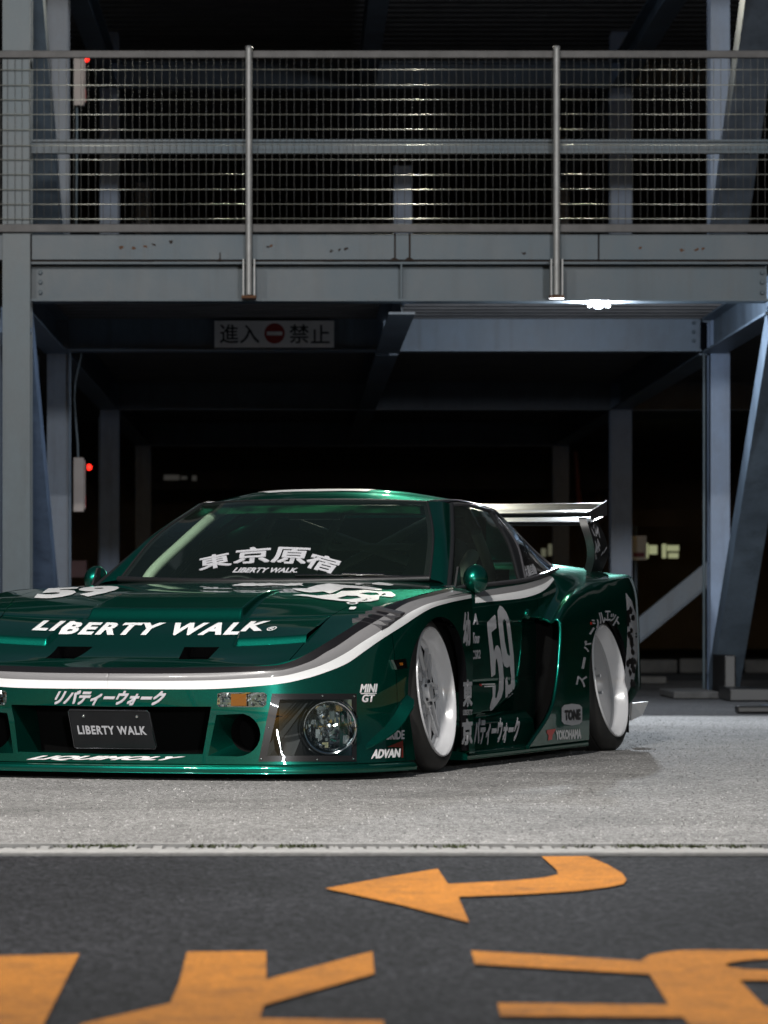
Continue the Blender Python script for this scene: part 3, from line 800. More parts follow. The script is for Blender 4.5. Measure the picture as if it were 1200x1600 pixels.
def cr(ctrl, per, mirror0=False):
    """Catmull-Rom through ctrl (n, ...) with `per` samples a span"""
    C = [np.array(c, float) for c in ctrl]
    n = len(C)
    if mirror0:
        g = C[1].copy(); g[..., 0] *= -1
    else:
        g = 2*C[0] - C[1]
    e = 2*C[-1] - C[-2]
    X = [g] + C + [e]
    out = []
    for i in range(n - 1):
        p0, p1, p2, p3 = X[i:i+4]
        for k in range(per):
            t = k / per
            out.append(0.5*((2*p1) + (-p0+p2)*t + (2*p0-5*p1+4*p2-p3)*t*t + (-p0+3*p1-3*p2+p3)*t**3))
    out.append(C[-1])
    return np.array(out)

class Surf:
    def __init__(self, grid, out):
        self.G = np.array(grid, float)
        nu, nv, _ = self.G.shape
        du = np.gradient(self.G, axis=0); dv = np.gradient(self.G, axis=1)
        N = np.cross(du, dv)
        ln = np.linalg.norm(N, axis=2, keepdims=True); ln[ln < 1e-12] = 1
        N /= ln
        if (N * np.array(out)).sum(axis=2).mean() < 0: N = -N
        self.N = N
        self.V = [Vector(p) for p in self.G.reshape(-1, 3)]
        self.NV = [Vector(p) for p in N.reshape(-1, 3)]
        self.T = []
        for i in range(nu - 1):
            for j in range(nv - 1):
                a, b, c, d = i*nv+j, (i+1)*nv+j, (i+1)*nv+j+1, i*nv+j+1
                self.T += [(a, b, c), (a, c, d)]
        self.bvh = BVHTree.FromPolygons(self.V, self.T)
    def bm(self, skip=None):
        nu, nv, _ = self.G.shape
        b = bmesh.new()
        vs = [b.verts.new(p) for p in self.V]
        for i in range(nu - 1):
            for j in range(nv - 1):
                q = [vs[i*nv+j], vs[(i+1)*nv+j], vs[(i+1)*nv+j+1], vs[i*nv+j+1]]
                u = []
                for v in q:
                    if all((v.co - w.co).length > 1e-6 for w in u): u.append(v)
                if len(u) >= 3: b.faces.new(u)
        return b
    def nrm(self, co):
        loc, n, i, d = self.bvh.find_nearest(co)
        a, b, c = self.T[i]
        A, B, C = self.V[a], self.V[b], self.V[c]
        v0, v1, v2 = B - A, C - A, loc - A
        d00, d01, d11, d20, d21 = v0.dot(v0), v0.dot(v1), v1.dot(v1), v2.dot(v0), v2.dot(v1)
        den = d00*d11 - d01*d01
        if abs(den) < 1e-16: return self.NV[a]
        v = (d11*d20 - d01*d21)/den; w = (d00*d21 - d01*d20)/den
        r = self.NV[a]*(1-v-w) + self.NV[b]*v + self.NV[c]*w
        return r.normalized() if r.length > 1e-9 else self.NV[a]
    def cast(self, px, py):
        loc, n, i, d = self.bvh.ray_cast(CAML, px_dir(px, py))
        return loc

def finish(bm, surf, name, m, parent, mirror=None):
    """link the cut panel with the smooth normals of the whole surface; mirror None / 'join' / 'copy'"""
    loose = [v for v in bm.verts if not v.link_faces]
    bmesh.ops.delete(bm, geom=loose, context='VERTS')
    bm.verts.index_update(); bm.normal_update()
    co = [v.co.copy() for v in bm.verts]
    ns = [surf.nrm(c) for c in co]
    fs = []
    for f in bm.faces:
        idx = [v.index for v in f.verts]
        if f.normal.dot(ns[idx[0]]) < 0: idx.reverse()
        fs.append(idx)
    bm.free()
    def build(nm, co, fs, ns):
        me = bpy.data.meshes.new(nm)
        me.from_pydata([tuple(c) for c in co], [], fs); me.update()
        me.polygons.foreach_set('use_smooth', [True]*len(me.polygons))
        me.normals_split_custom_set_from_vertices([tuple(n) for n in ns])
        return link_mesh(nm, me, m, parent)
    mx = lambda L: [Vector((-c.x, c.y, c.z)) for c in L]
    if mirror == 'join':
        k = len(co)
        return build(name, co + mx(co), fs + [[i + k for i in reversed(f)] for f in fs], ns + mx(ns))
    o = build(name, co, fs, ns)
    if mirror == 'copy':
        o2 = build(name, mx(co), [list(reversed(f)) for f in fs], mx(ns))
        return o, o2
    return o

def px_planes(poly):
    """planes through the lens and the edges of a convex photo polygon, normals outwards"""
    d = [px_dir(*p) for p in poly]
    c = sum(d, Vector()) / len(d)
    out = []
    for a, b in zip(d, d[1:] + d[:1]):
        n = a.cross(b).normalized()
        if n.dot(c) > 0: n = -n
        out.append((CAML, n))
    return out
def yz_planes(poly):
    c = Vector((0, sum(p[0] for p in poly)/len(poly), sum(p[1] for p in poly)/len(poly)))
    out = []
    for a, b in zip(poly, poly[1:] + poly[:1]):
        A = Vector((0, *a)); t = Vector((0, b[0]-a[0], b[1]-a[1]))
        n = Vector((0, t.z, -t.y)).normalized()
        if n.dot(c - A) > 0: n = -n
        out.append((A, n))
    return out
def cut(bm, planes, gap=0.0, keep='out', region=None):
    """split along the convex outline; keep the outside or the inside"""
    def sd(p): return max((p - a).dot(n) for a, n in planes)
    for a, n in planes:
        fs = [f for f in bm.faces if any(sd(v.co) < 0.06 for v in f.verts) and (region is None or region(f.calc_center_median()))]
        ge = set(fs)
        for f in fs: ge.update(f.edges); ge.update(f.verts)
        bmesh.ops.bisect_plane(bm, geom=list(ge), dist=1e-6, plane_co=a + n*gap, plane_no=n)
    kill = []
    for f in bm.faces:
        c = f.calc_center_median()
        ins = all((c - a).dot(n) < gap for a, n in planes) and (region is None or region(c))
        if ins == (keep == 'out'): kill.append(f)
    bmesh.ops.delete(bm, geom=kill, context='FACES')

def ribbon(name, a, b, m, parent, mirror=False, smooth=True, closed=False):
    """strip of quads between two point rows"""
    n = len(a)
    vs = [Vector(p) for p in a] + [Vector(p) for p in b]
    fs = [(i, (i+1) % n, n+(i+1) % n, n+i) for i in range(n if closed else n-1)]
    o = mesh_obj(name, vs, fs, m, parent, smooth)
    if smooth: o.data.set_sharp_from_angle(angle=math.radians(40))
    if mirror:
        o2 = mesh_obj(name, [(-p.x, p.y, p.z) for p in vs], [tuple(reversed(f)) for f in fs], m, parent, smooth)
        if smooth: o2.data.set_sharp_from_angle(angle=math.radians(40))
    return o
def px_loop(poly, surf, step=4.0):
    pts = []
    for a, b in zip(poly, poly[1:] + poly[:1]):
        L = math.dist(a, b); n = max(1, int(L / step))
        for k in range(n):
            t = k / n
            h = surf.cast(a[0]+(b[0]-a[0])*t, a[1]+(b[1]-a[1])*t)
            if h: pts.append(h)
    return pts
def mirrored(o, name=None):
    me = o.data.copy()
    co = np.empty(len(me.vertices)*3); me.vertices.foreach_get('co', co)
    co = co.reshape(-1, 3); co[:, 0] *= -1
    me.vertices.foreach_set('co', co.ravel()); me.flip_normals(); me.update()
    c = bpy.data.objects.new(name or o.name.split('.')[0], me); COL.objects.link(c); c.parent = o.parent
    return c

# ---------------------------------------------------------------- nose outline rows
E = [(0, -.975, .408), (.2, -.967, .409), (.4, -.945, .412), (.55, -.915, .420), (.64, -.875, .432), (.72, -.80, .468), (.775, -.70, .519), (.82, -.56, .573), (.86, -.39, .632), (.885, -.2, .665), (.90, 0, .688), (.91, .19, .703), (.905, .43, .712)]
S1 = [(0, -1.005, .335), (.2, -.997, .337), (.41, -.973, .340), (.575, -.935, .350), (.675, -.885, .365), (.765, -.795, .395), (.83, -.69, .44), (.885, -.55, .50), (.925, -.38, .555), (.955, -.19, .605), (.965, 0, .637), (.968, .19, .656), (.96, .43, .672)]
M1 = [(0, -1.0, .20), (.2, -.993, .20), (.415, -.975, .2), (.59, -.94, .2), (.70, -.885, .2), (.795, -.795, .2), (.865, -.68, .2), (.915, -.54, .22), (.95, -.375, .25), (.968, -.18, .3), (.97, 0, .3), (.97, .19, .3), (.962, .43, .3)]
B1 = [(0, -.99, .06), (.2, -.983, .06), (.42, -.965, .06), (.60, -.93, .06), (.715, -.88, .06), (.81, -.80, .06), (.88, -.69, .06), (.93, -.55, .06), (.96, -.385, .06), (.968, -.19, .06), (.97, 0, .06), (.97, .19, .06), (.962, .43, .06)]
rows = []
for a, b, c, d in zip(E, S1, M1, B1):
    a, b, c, d = (np.array(q) for q in (a, b, c, d))
    o = b - a; o[2] = 0; o = o/np.linalg.norm(o); d = d + o*(.018 if d[1] < -.3 else .010)
    o = b - a; o[2] = 0; ln = np.linalg.norm(o); o = o / max(ln, 1e-6)
    mid = (a + b)/2 + o*0.012 + np.array([0, 0, .008])
    rows.append(np.array([a, mid, b, (b*.45 + c*.55) + o*0.004, c, d]))
RB = cr(rows, 12, True)                                   # (145, 6, 3)
GB = np.array([cr(list(r), 14) for r in RB])
SB = Surf(GB, (0.7, -1, 0))
Ed = RB[:, 0, :]

# ---------------------------------------------------------------- hood and fender tops as one height field
Pp = np.array([(-1.1, .380), (-.975, .408), (-.85, .436), (-.744, .469), (-.571, .545), (-.4, .604), (-.153, .672), (.2, .715), (.632, .745), (1.2, .775)])
Pl = cr([np.array([a, b, 0.0]) for a, b in Pp], 24)
Eext = np.vstack([Ed, [(.80, .455, .715), (.79, .62, .722), (.785, .90, .735)]])
def Pz(ly): return np.interp(ly, Pl[:, 0], Pl[:, 1])
def LE(ly): return np.interp(ly, Eext[:, 1], Eext[:, 0])
def ZE(ly): return np.interp(ly, Eext[:, 1], Eext[:, 2])
def sm(x): x = np.clip(x, 0, 1); return x*x*(3-2*x)
SH = [(-.99, .655), (-.70, .668), (-.656, .664), (-.559, .675), (-.445, .678), (-.291, .712), (-.133, .760), (.1, .778), (.45, .765), (.9, .74)]
def Lh(ly): return np.minimum(np.interp(ly, [a for a, b in SH], [b for a, b in SH]), LE(ly))
def base_h(lx, ly):
    e = np.maximum(LE(ly), 0.02)
    return Pz(ly) + (ZE(ly) - Pz(ly)) * np.clip(lx/e, 0, 1)**3
def raise_h(lx, ly, grooves=True):
    lx = np.asarray(lx, float); ly = np.asarray(ly, float)
    xl = np.interp(ly, [-.46, .123], [.318, .284])
    bulge = np.interp(ly, [-.41, .13], [.032, 0.0]) * sm((ly + .462)/.052) * sm((xl + .004 - lx)/.010)
    le = np.interp(ly, [-.704, -.45], [.386, .340])          # inner edge of the lamp lid
    inlid = (lx > le) & (ly < -.44)
    bev = np.where(ly < -.703, 0.0, -.014 + .030*sm((ly + .703)/.030)) * np.clip(1 - (ly + .671)/.23, 0, 1)
    lid = bev * sm((lx - le)/.005) * sm((.677 - lx)/.006) * (ly < -.44)
    g = .005*np.exp(-((ly + .445)/.0045)**2) * ((lx > le) & (lx < .685))
    g = g + .007*np.exp(-((lx - le)/.0045)**2) * ((ly > -.703) & (ly < -.445))
    return bulge + lid - (g if grooves else 0)
lys = np.unique(np.concatenate([Ed[Ed[:, 1] < -.84][:, 1], np.arange(-.84, .80, .005)]))
lys = lys[np.concatenate([[True], np.diff(lys) > 2e-4])]
NC = 150
hood = []
for ly in lys:
    w = max(float(Lh(ly)) - .0018, 0.0)
    lx = np.linspace(0, 1, NC) * w
    L_ = np.full(NC, ly)
    hood.append(np.stack([lx, L_, base_h(lx, L_) + raise_h(lx, L_)], 1))
ST = Surf(hood, (0, 0, 1))
fl = lys[(LE(lys) - np.interp(lys, [a for a, b in SH], [b for a, b in SH]) > .004) & (lys < .79)]
ft = []
for ly in fl:
    a, b = float(Lh(ly)) + .0018, float(LE(ly))
    lx = np.linspace(a, max(b, a + .0005), 40); L_ = np.full(40, ly)
    ft.append(np.stack([lx, L_, base_h(lx, L_)], 1))
SF = Surf(ft, (0, 0, 1))

ventR = [(288, 1011), (343, 1011), (325, 1030), (279, 1030)]
bm = ST.bm(); cut(bm, px_planes(ventR))
hood_o = finish(bm, ST, 'hood', PAINT, car, 'join')
lp_ = px_loop(ventR, ST)
lo_ = [p + Vector((0, .05, -.045)) for p in lp_]
wv_ = ribbon('vent', lp_, lo_, BLACKGLOSS, hood_o, True, False, True)
for sgn in (1, -1):
    c = [Vector((sgn*p.x, p.y, p.z)) for p in lo_]
    mesh_obj('vent_floor', c, [tuple(range(len(c)))], VOIDM, hood_o)
fender_o, fender_m = finish(SF.bm(), SF, 'fender_top', PAINT, car, 'copy')

# ---------------------------------------------------------------- front bumper and front fender sides
AF = [(0.345*math.cos(t), .312 + .287*math.sin(t)) for t in np.linspace(0, math.pi, 25)]
archF = yz_planes([(.345, -.2)] + AF + [(-.345, -.2)])
intake_c = [(150, 1104), (330, 1104), (317, 1178.5), (150, 1178.5)]
def dshape(s=1.0):
    arc = [(371 + 36*s*math.cos(math.radians(t)), 1148 + 34*s*math.sin(math.radians(t))) for t in range(-75, 91, 15)]
    return [(338, 1117)] + arc + [(325, 1181)]
duct = dshape()
lampP = [(425, 1084), (556, 1084), (556, 1190), (404, 1190)]
turnP = [(340, 1084), (344, 1082), (412, 1082), (417, 1085), (416, 1101), (411, 1105), (343, 1105), (339, 1101)]
seam = -.43
bm = SB.bm()
nearB = lambda c: c.y < -.3
for poly in (intake_c, duct, lampP, turnP): cut(bm, px_planes(poly), 0.0, 'out', nearB)
bmF = bm.copy()
def side_of(b, y, keep_less):
    ge = b.verts[:] + b.edges[:] + b.faces[:]
    bmesh.ops.bisect_plane(b, geom=ge, dist=1e-6, plane_co=(0, y, 0), plane_no=(0, 1, 0))
    bmesh.ops.delete(b, geom=[f for f in b.faces if (f.calc_center_median().y < y) != keep_less], context='FACES')
side_of(bm, seam - .0015, True)
bumper = finish(bm, SB, 'front_bumper', PAINT, car, 'join')
side_of(bmF, seam + .0015, False)
cut(bmF, archF, 0.0, 'out', lambda c: c.x > .7)
fs_o, fs_m = finish(bmF, SB, 'front_fender', PAINT, car, 'copy')
def yz_on(surf, pts, x0=2.0):
    out = []
    for y, z in pts:
        h = surf.bvh.ray_cast(Vector((x0, y, z)), Vector((-1, 0, 0)))[0]
        if h: out.append(h)
    return out
lipF = yz_on(SB, [(.345, z) for z in np.linspace(.07, .30, 12)] + AF + [(-.345, z) for z in np.linspace(.30, .07, 12)])
for sgn, par in ((1, fs_o), (-1, fs_m)):
    a = [Vector((sgn*p.x, p.y, p.z)) for p in lipF]
    ribbon('arch_lip', a, [Vector((sgn*(abs(p.x) - .035), p.y*1.005, p.z + .002)) for p in a], BLACKGLOSS, par)
# trailing edge of the front fender
te = [p for p in (Vector(q) for q in GB[-1])]
for sgn, par in ((1, fs_o), (-1, fs_m)):
    a = [Vector((sgn*p.x, p.y, p.z)) for p in te]
    ribbon('rear_edge', a, [Vector((sgn*(abs(p.x) - .05), p.y + .004, p.z)) for p in a], PAINT, par)

# intake recess with dark back, side intake cones, lamp and indicator pockets
def pocket(poly, depth, m, parent, shift=(0, 0, 0), scale=1.0, back=VOIDM, name='pocket_wall', both=True):
    a = px_loop(poly, SB)
    c = sum(a, Vector()) / len(a)
    b = [c + (p - c)*scale + Vector((0, depth, 0)) + Vector(shift) for p in a]
    for sgn in ((1, -1) if both else (1,)):
        A_ = [Vector((sgn*p.x, p.y, p.z)) for p in a]; B_ = [Vector((sgn*p.x, p.y, p.z)) for p in b]
        o = ribbon(name, A_, B_, m, parent, closed=True)
        if back: mesh_obj('pocket_back', B_, [tuple(range(len(B_)))], back, parent)
    return a, b
edge_t = [SB.cast(x, 1104) for x in np.linspace(172, 330, 20)]; edge_r = [SB.cast(330 - 13*t, 1104 + 74.5*t) for t in np.linspace(0, 1, 12)]; edge_b = [SB.cast(x, 1178.5) for x in np.linspace(317, 172, 20)]
loop = [p for p in edge_t + edge_r + edge_b if p]
full = loop + [Vector((-p.x, p.y, p.z)) for p in reversed(loop)]
ribbon('intake_wall', full, [Vector((p.x*.93, p.y + .16, p.z)) for p in full], PAINT, bumper, closed=True)
zz = [p.z for p in full]; 
mesh_obj('intake_back', [(-.6, -.80, .03), (.6, -.80, .03), (.6, -.80, .32), (-.6, -.80, .32)], [(0, 1, 2, 3)], VOIDM, bumper)
dl = px_loop(duct, SB)
dc = SB.cast(371, 1147)
nb = len(dl)
circ = []
for p in dl:
    d = p - dc; d.y = 0
    ang = math.atan2(d.z, d.x)
    circ.append(Vector((dc.x + .014 + .068*math.cos(ang), dc.y + .075, dc.z + .004 + .072*math.sin(ang))))
for sgn in (1, -1):
    A_ = [Vector((sgn*p.x, p.y, p.z)) for p in dl]; B_ = [Vector((sgn*p.x, p.y, p.z)) for p in circ]
    ribbon('duct_cone', A_, B_, PAINT, bumper, closed=True)
    C_ = [p + Vector((0, .12, 0)) for p in B_]
    ribbon('duct_pipe', B_, C_, VOIDM, bumper, closed=True)
    mesh_obj('duct_end', C_, [tuple(range(len(C_)))], VOIDM, bumper)

# ---------------------------------------------------------------- headlights: pocket, round lamp, clear cover with screws
def headlight(sgn):
    a = px_loop(lampP, SB, 5)
    mxf = lambda p: Vector((sgn*p.x, p.y, p.z))
    hp = SB.cast(507, 1137)
    base = mesh_obj('headlight', [mxf(p) for p in a], [], None, car)
    bpy.data.meshes.remove(base.data); 
    base = empty('headlight', mxf(hp) + Vector((0, 0.055, 0)), 0, car)
    T = Matrix.Translation(-base.location)
    L_ = lambda p: mxf(p) - base.location
    b = [p + Vector((-.03, .13, 0)) for p in a]
    ribbon('pocket_wall', [L_(p) for p in a], [L_(p) for p in b], TRIM, base, closed=True)
    mesh_obj('pocket_back', [L_(p) for p in b], [tuple(range(len(b)))], TRIM, base)
    v = mesh_obj('green_panel', [L_(SB.cast(x, y) + Vector((-.006, .05, 0))) for x, y in ((528, 1100), (552, 1100), (552, 1182), (524, 1182))], [(0, 1, 2, 3)], PAINT, base)
    # lamp axis
    ax = Vector((sgn*0.45, -1.0, 0.0)).normalized()
    q = Vector((1, 0, 0)).rotation_difference(ax)
    def lathe(name, prof, m, n=48, sharp=40):
        vs, fs = lathe_x(prof, n)
        o = mesh_obj(name, [q @ Vector(p) for p in vs], fs, m, base, True)
        o.data.set_sharp_from_angle(angle=math.radians(sharp)); return o
    Rl = .093
    lathe('lamp_ring', [(-.03, Rl+.008), (.012, Rl+.008), (.016, Rl+.004), (.014, Rl), (-.01, Rl-.003)], CHROME)
    lathe('lamp_ring', [(.0, Rl+.012), (.010, Rl+.0155), (.004, Rl+.018)], CHROME)
    lathe('reflector', [(-.01, Rl-.003), (-.03, .078), (-.048, .05), (-.055, .02), (-.055, .0005)], CHROME)
    lathe('bulb_shield', [(-.05, .016), (-.012, .017), (-.006, .012), (-.005, .0005)], ALU, 24)
    bmf = bmesh.new()
    random.seed(9)
    side = q @ Vector((0, 1, 0)); upv = q @ Vector((0, 0, 1))
    for k in range(46):
        an = random.uniform(0, 6.28); r = random.uniform(.02, .082); s1 = random.uniform(.005, .013); s2 = random.uniform(.004, .016)
        c = side*(r*math.cos(an)) + upv*(r*math.sin(an)) + ax*(-.042 + .35*r)
        n_ = (ax + side*random.gauss(0, .35) + upv*random.gauss(0, .35)).normalized()
        t_ = n_.cross(upv).normalized(); w_ = t_.cross(n_)
        qs = [bmf.verts.new(c + t_*s1*i + w_*s2*j) for i, j in ((-1, -1), (1, -1), (1, 1), (-1, 1))]
        bmf.faces.new(qs)
    o = bm_obj('reflector_facets', bmf, CHROME, base); o['kind'] = 'stuff'
    lathe('lamp_lens', [(.0, Rl-.001), (.012, .075), (.021, .045), (.025, .0005)], LENSGLASS)
    for k in range(9):
        y_ = -.07 + k*.0175
        if abs(y_) < .08:
            h_ = math.sqrt(.085**2 - y_**2)
            tube('lens_rib', [q @ Vector((.016, y_, -h_)), q @ Vector((.024, y_, 0)), q @ Vector((.016, y_, h_))], .0012, LENSGLASS, base, 5)
    # clear cover, a little proud of the opening, over a black border
    gx = [(425, 404), (556, 556)]
    g = []
    for i in range(13):
        t = i/12; row = []
        for j in range(13):
            s = j/12
            xl, xr = 425 + (404-425)*t, 556
            p = SB.cast(xl + (xr-xl)*s, 1084 + 106*t)
            row.append(p + SB.nrm(p)*.003)
        g.append(row)
    vs = [L_(p) for r in g for p in r]
    o = mesh_obj('clear_cover', vs, [(i*13+j, i*13+j+1, (i+1)*13+j+1, (i+1)*13+j) for i in range(12) for j in range(12)], LENSGLASS, base, True)
    def inset(px, py, f=.09):
        cx, cy = 487, 1137
        return cx + (px-cx)*(1-f), cy + (py-cy)*(1-f)
    def on(px, py, h=.0042):
        p = SB.cast(px, py); return p + SB.nrm(p)*h
    corners = [(425, 1084), (556, 1084), (556, 1190), (404, 1190)]
    ins = [(437, 1093), (549, 1093), (549, 1181), (417, 1181)]
    o1, o2 = [], []
    for i in range(4):
        a0, a1 = corners[i], corners[(i+1) % 4]; b0, b1 = ins[i], ins[(i+1) % 4]
        for k in range(10):
            t = k/10
            o1.append(L_(on(a0[0]+(a1[0]-a0[0])*t, a0[1]+(a1[1]-a0[1])*t))); o2.append(L_(on(b0[0]+(b1[0]-b0[0])*t, b0[1]+(b1[1]-b0[1])*t)))
    ribbon('cover_border', o1, o2, BLACKV, base, closed=True)
    for px, py in ((429, 1088), (503, 1087.5), (552, 1088), (420, 1137), (552, 1137), (408.5, 1186), (495, 1187), (551, 1186)):
        p = L_(on(px, py, .0055)); n_ = SB.nrm(SB.cast(px, py)); n_ = Vector((sgn*n_.x, n_.y, n_.z))
        bms = bmesh.new(); bmesh.ops.create_uvsphere(bms, u_segments=8, v_segments=6, radius=.0038)
        bmesh.ops.translate(bms, vec=p, verts=bms.verts); bm_obj('screw', bms, CHROME, base, True)
for sgn in (1, -1): headlight(sgn)

# front indicators
def turn(sgn):
    a = px_loop(turnP, SB, 4)
    mxf = lambda p: Vector((sgn*p.x, p.y, p.z))
    base = empty('indicator', mxf(SB.cast(378, 1093)), 0, car)
    L_ = lambda p: mxf(p) - base.location
    b = [p + Vector((0, .03, 0)) for p in a]
    ribbon('housing', [L_(p) for p in a], [L_(p) for p in b], CHROME, base, closed=True)
    mesh_obj('reflector', [L_(p) for p in b], [tuple(range(len(b)))], CHROME, base)
    ap = [SB.cast(x, y) + Vector((0, .006, 0)) for x, y in ((360, 1084), (384, 1084), (384, 1103), (360, 1103))]
    ab = [p + Vector((0, .008, 0)) for p in ap]
    vs = [L_(p) for p in ap + ab]
    mesh_obj('amber_lens', vs, [(0, 1, 2, 3), (0, 4, 5, 1), (1, 5, 6, 2), (2, 6, 7, 3), (3, 7, 4, 0)], AMBER, base)
    random.seed(4)
    bmf = bmesh.new()
    for k in range(110):
        x, y = random.uniform(341, 415), random.uniform(1084, 1103)
        c = L_(SB.cast(x, y) + Vector((0, .014, 0))); s = random.uniform(.0015, .004)
        n_ = Vector((random.gauss(.2, .4), -1, random.gauss(.2, .4))).normalized(); t_ = n_.cross(Vector((0, 0, 1))).normalized(); w_ = t_.cross(n_)
        bmf.faces.new([bmf.verts.new(c + t_*s*i + w_*s*j) for i, j in ((-1, -1), (1, -1), (1, 1), (-1, 1))])
    o = bm_obj('reflector_facets', bmf, CHROME, base); o['kind'] = 'stuff'
    n = len(a)
    mesh_obj('clear_lens', [L_(p + SB.nrm(p)*.002) for p in a], [tuple(range(n))], LENSGLASS, base)
for sgn in (1, -1): turn(sgn)

# ---------------------------------------------------------------- splitter
spl = [np.array(p) for p in RB[:, 5, :]]
cut_i = max(i for i in range(len(spl)) if spl[i][1] < -.40)
out_pts = []
for i in range(cut_i + 1):
    p = spl[i]; q = spl[min(i+1, len(spl)-1)]; r = spl[max(i-1, 0)]
    t = q - r
    if i == 0: t = np.array([1.0, 0, 0])
    t[2] = 0; t /= np.linalg.norm(t)
    o = np.array([t[1], -t[0], 0])
    if o[1] > 0 and i < 60: o = -o
    if o[0] < 0 and i >= 60: o = -o
    ex = .045 - .012*(i/cut_i)
    out_pts.append(np.array([p, p + o*(-.02), p + o*ex]))
sec = [(-.02, .058), (.5, .056), (.9, .052), (1.0, .044), (1.02, .036), (1.0, .029), (.9, .026), (-.6, .026)]
g = []
for P, I, Oo in out_pts:
    row = []
    for s, z in sec:
        q = P + (Oo - P)*s; row.append((q[0], q[1], z))
    g.append(row)
g.append([(p[0], p[1] + .006, .042 + (p[2]-.042)*.6) for p in g[-1]])
SS = Surf(cr([np.array(r) for r in zip(*g)], 3).transpose(1, 0, 2), (0.5, -1, .2))
finish(SS.bm(), SS, 'splitter', PAINT, car, 'join')

# canards
inn = [(570, 1165), (582, 1153), (595, 1141), (606, 1130), (615, 1118), (624, 1102), (630, 1093), (636, 1085)]
ou = [.002, .022, .036, .042, .045, .047, .045, .030]
A_, B_ = [], []
for (x, y), d in zip(inn, ou):
    h = SB.cast(x, y)
    n_ = SB.nrm(h); n_.z = 0; n_.normalize()
    A_.append(h); B_.append(h + n_*d + Vector((0, 0, -.012 - d*.25)))
for sgn in (1, -1):
    f = lambda p: Vector((sgn*p.x, p.y, p.z))
    Ad, Bd = cr([np.array(f(p)) for p in A_], 5), cr([np.array(f(p)) for p in B_], 5)
    n = len(Ad); th = np.array([0, 0, -.006])
    vs = list(Ad) + list(Bd) + list(Bd + th) + list(Ad + th)
    fs = []
    for i in range(n-1):
        for a in range(3): fs.append((a*n+i, a*n+i+1, (a+1)*n+i+1, (a+1)*n+i))
    o = mesh_obj('canard', vs, fs, PAINT, car, True); o.data.set_sharp_from_angle(angle=math.radians(40))

# side marker lamps on the front fender
for sgn in (1, -1):
    e_ = [SB.cast(x, y) for x, y in ((610, 1031), (630, 1029), (632, 1044), (616, 1046))]
    vs = [Vector((sgn*(p + SB.nrm(p)*.001).x, p.y, p.z)) for p in e_] + [Vector((sgn*(p + SB.nrm(p)*.012).x, p.y, p.z)) for p in e_]
    o = mesh_obj('side_marker', vs, [(4, 5, 6, 7), (0, 1, 5, 4), (1, 2, 6, 5), (2, 3, 7, 6), (3, 0, 4, 7)], CHROME, car)
    vs2 = [sum((vs[4+i] for i in range(4)), Vector())/4*(.72) + vs[4+i]*.28 + Vector((sgn*.002, -.001, 0)) for i in range(4)]
    mesh_obj('amber_bulb', vs2, [(0, 1, 2, 3)], AMBER, o)

# ---------------------------------------------------------------- door side
beltP = np.array([(.40, .785, .704), (.70, .792, .712), (1.2, .806, .728), (1.6, .806, .745), (1.72, .803, .752), (2.05, .78, .778), (2.42, .735, .803)])
def belt(ly): return np.interp(ly, beltP[:, 0], beltP[:, 2]), np.interp(ly, beltP[:, 0], beltP[:, 1])
gz, gy = [.20, .21, .25, .31, .40, .585], [.60, .93, 1.11, 1.315, 1.335, 1.36]
GC = []
cly = np.linspace(.40, 2.42, 250)
for ly in cly:
    zb, xb_ = belt(ly)
    zs_ = np.concatenate([zb - np.array([0, .008, .016, .024, .032, .042, .052, .062]), np.linspace(zb - .072, .045, 120)])
    lv = [0.02, .05, .12, .2, .3, .42, .5, .58, zb-.075, zb-.05, zb-.03, zb-.012, zb]
    lx_ = [.884, .884, .884, .885, .887, .889, .890, .889, .877, .862, .845, .823, xb_]
    k = (xb_ - .806)
    x = np.interp(zs_, lv, lx_) + k*sm((zs_ - .5)/.25)
    x -= .004*np.exp(-((zs_ - .572)/.006)**2) + .003*np.exp(-((zs_ - .335)/.004)**2)
    if ly > .5:
        g_ = np.interp(zs_, gz, gy)
        rec = sm((ly - g_)/.014) * sm((.590 - zs_)/.014) * sm((zs_ - .02)/.02)
        x -= .055*rec
    GC.append(np.stack([x, np.full_like(x, ly), zs_], 1))
SC = Surf(GC, (1, 0, 0))
doorpoly = yz_planes([(.47, .205), (.47, .90), (1.66, .90), (1.60, .60), (1.34, .25), (1.15, .205)])
bm = SC.bm(); bmd = bm.copy()
cut(bmd, doorpoly, -.0016, 'in')
door_o, door_m = finish(bmd, SC, 'door', PAINT, car, 'copy')
cut(bm, doorpoly, .0016, 'out')
finish(bm, SC, 'side_panel', PAINT, car, 'copy')
lin = [(x - .02, y, z) for x, y, z in SC.G[::6, ::4].reshape(-1, 3)]
nu, nv = SC.G[::6, ::4].shape[:2]
for sgn in (1, -1):
    mesh_obj('inner_panel', [(sgn*a, b, c) for a, b, c in lin], [(i*nv+j, (i+1)*nv+j, (i+1)*nv+j+1, i*nv+j+1) for i in range(nu-1) for j in range(nv-1)], VOIDM, car)
# handle
hp = SC.cast(824, 960)
for sgn, par in ((1, door_o), (-1, door_m)):
    bmh = bmesh.new(); bmesh.ops.create_uvsphere(bmh, u_segments=16, v_segments=10, radius=1.0)
    bmesh.ops.scale(bmh, vec=(.014, .030, .024), verts=bmh.verts); bmesh.ops.translate(bmh, vec=(sgn*hp.x, hp.y, hp.z), verts=bmh.verts)
    bm_obj('handle', bmh, PAINT, par, True)

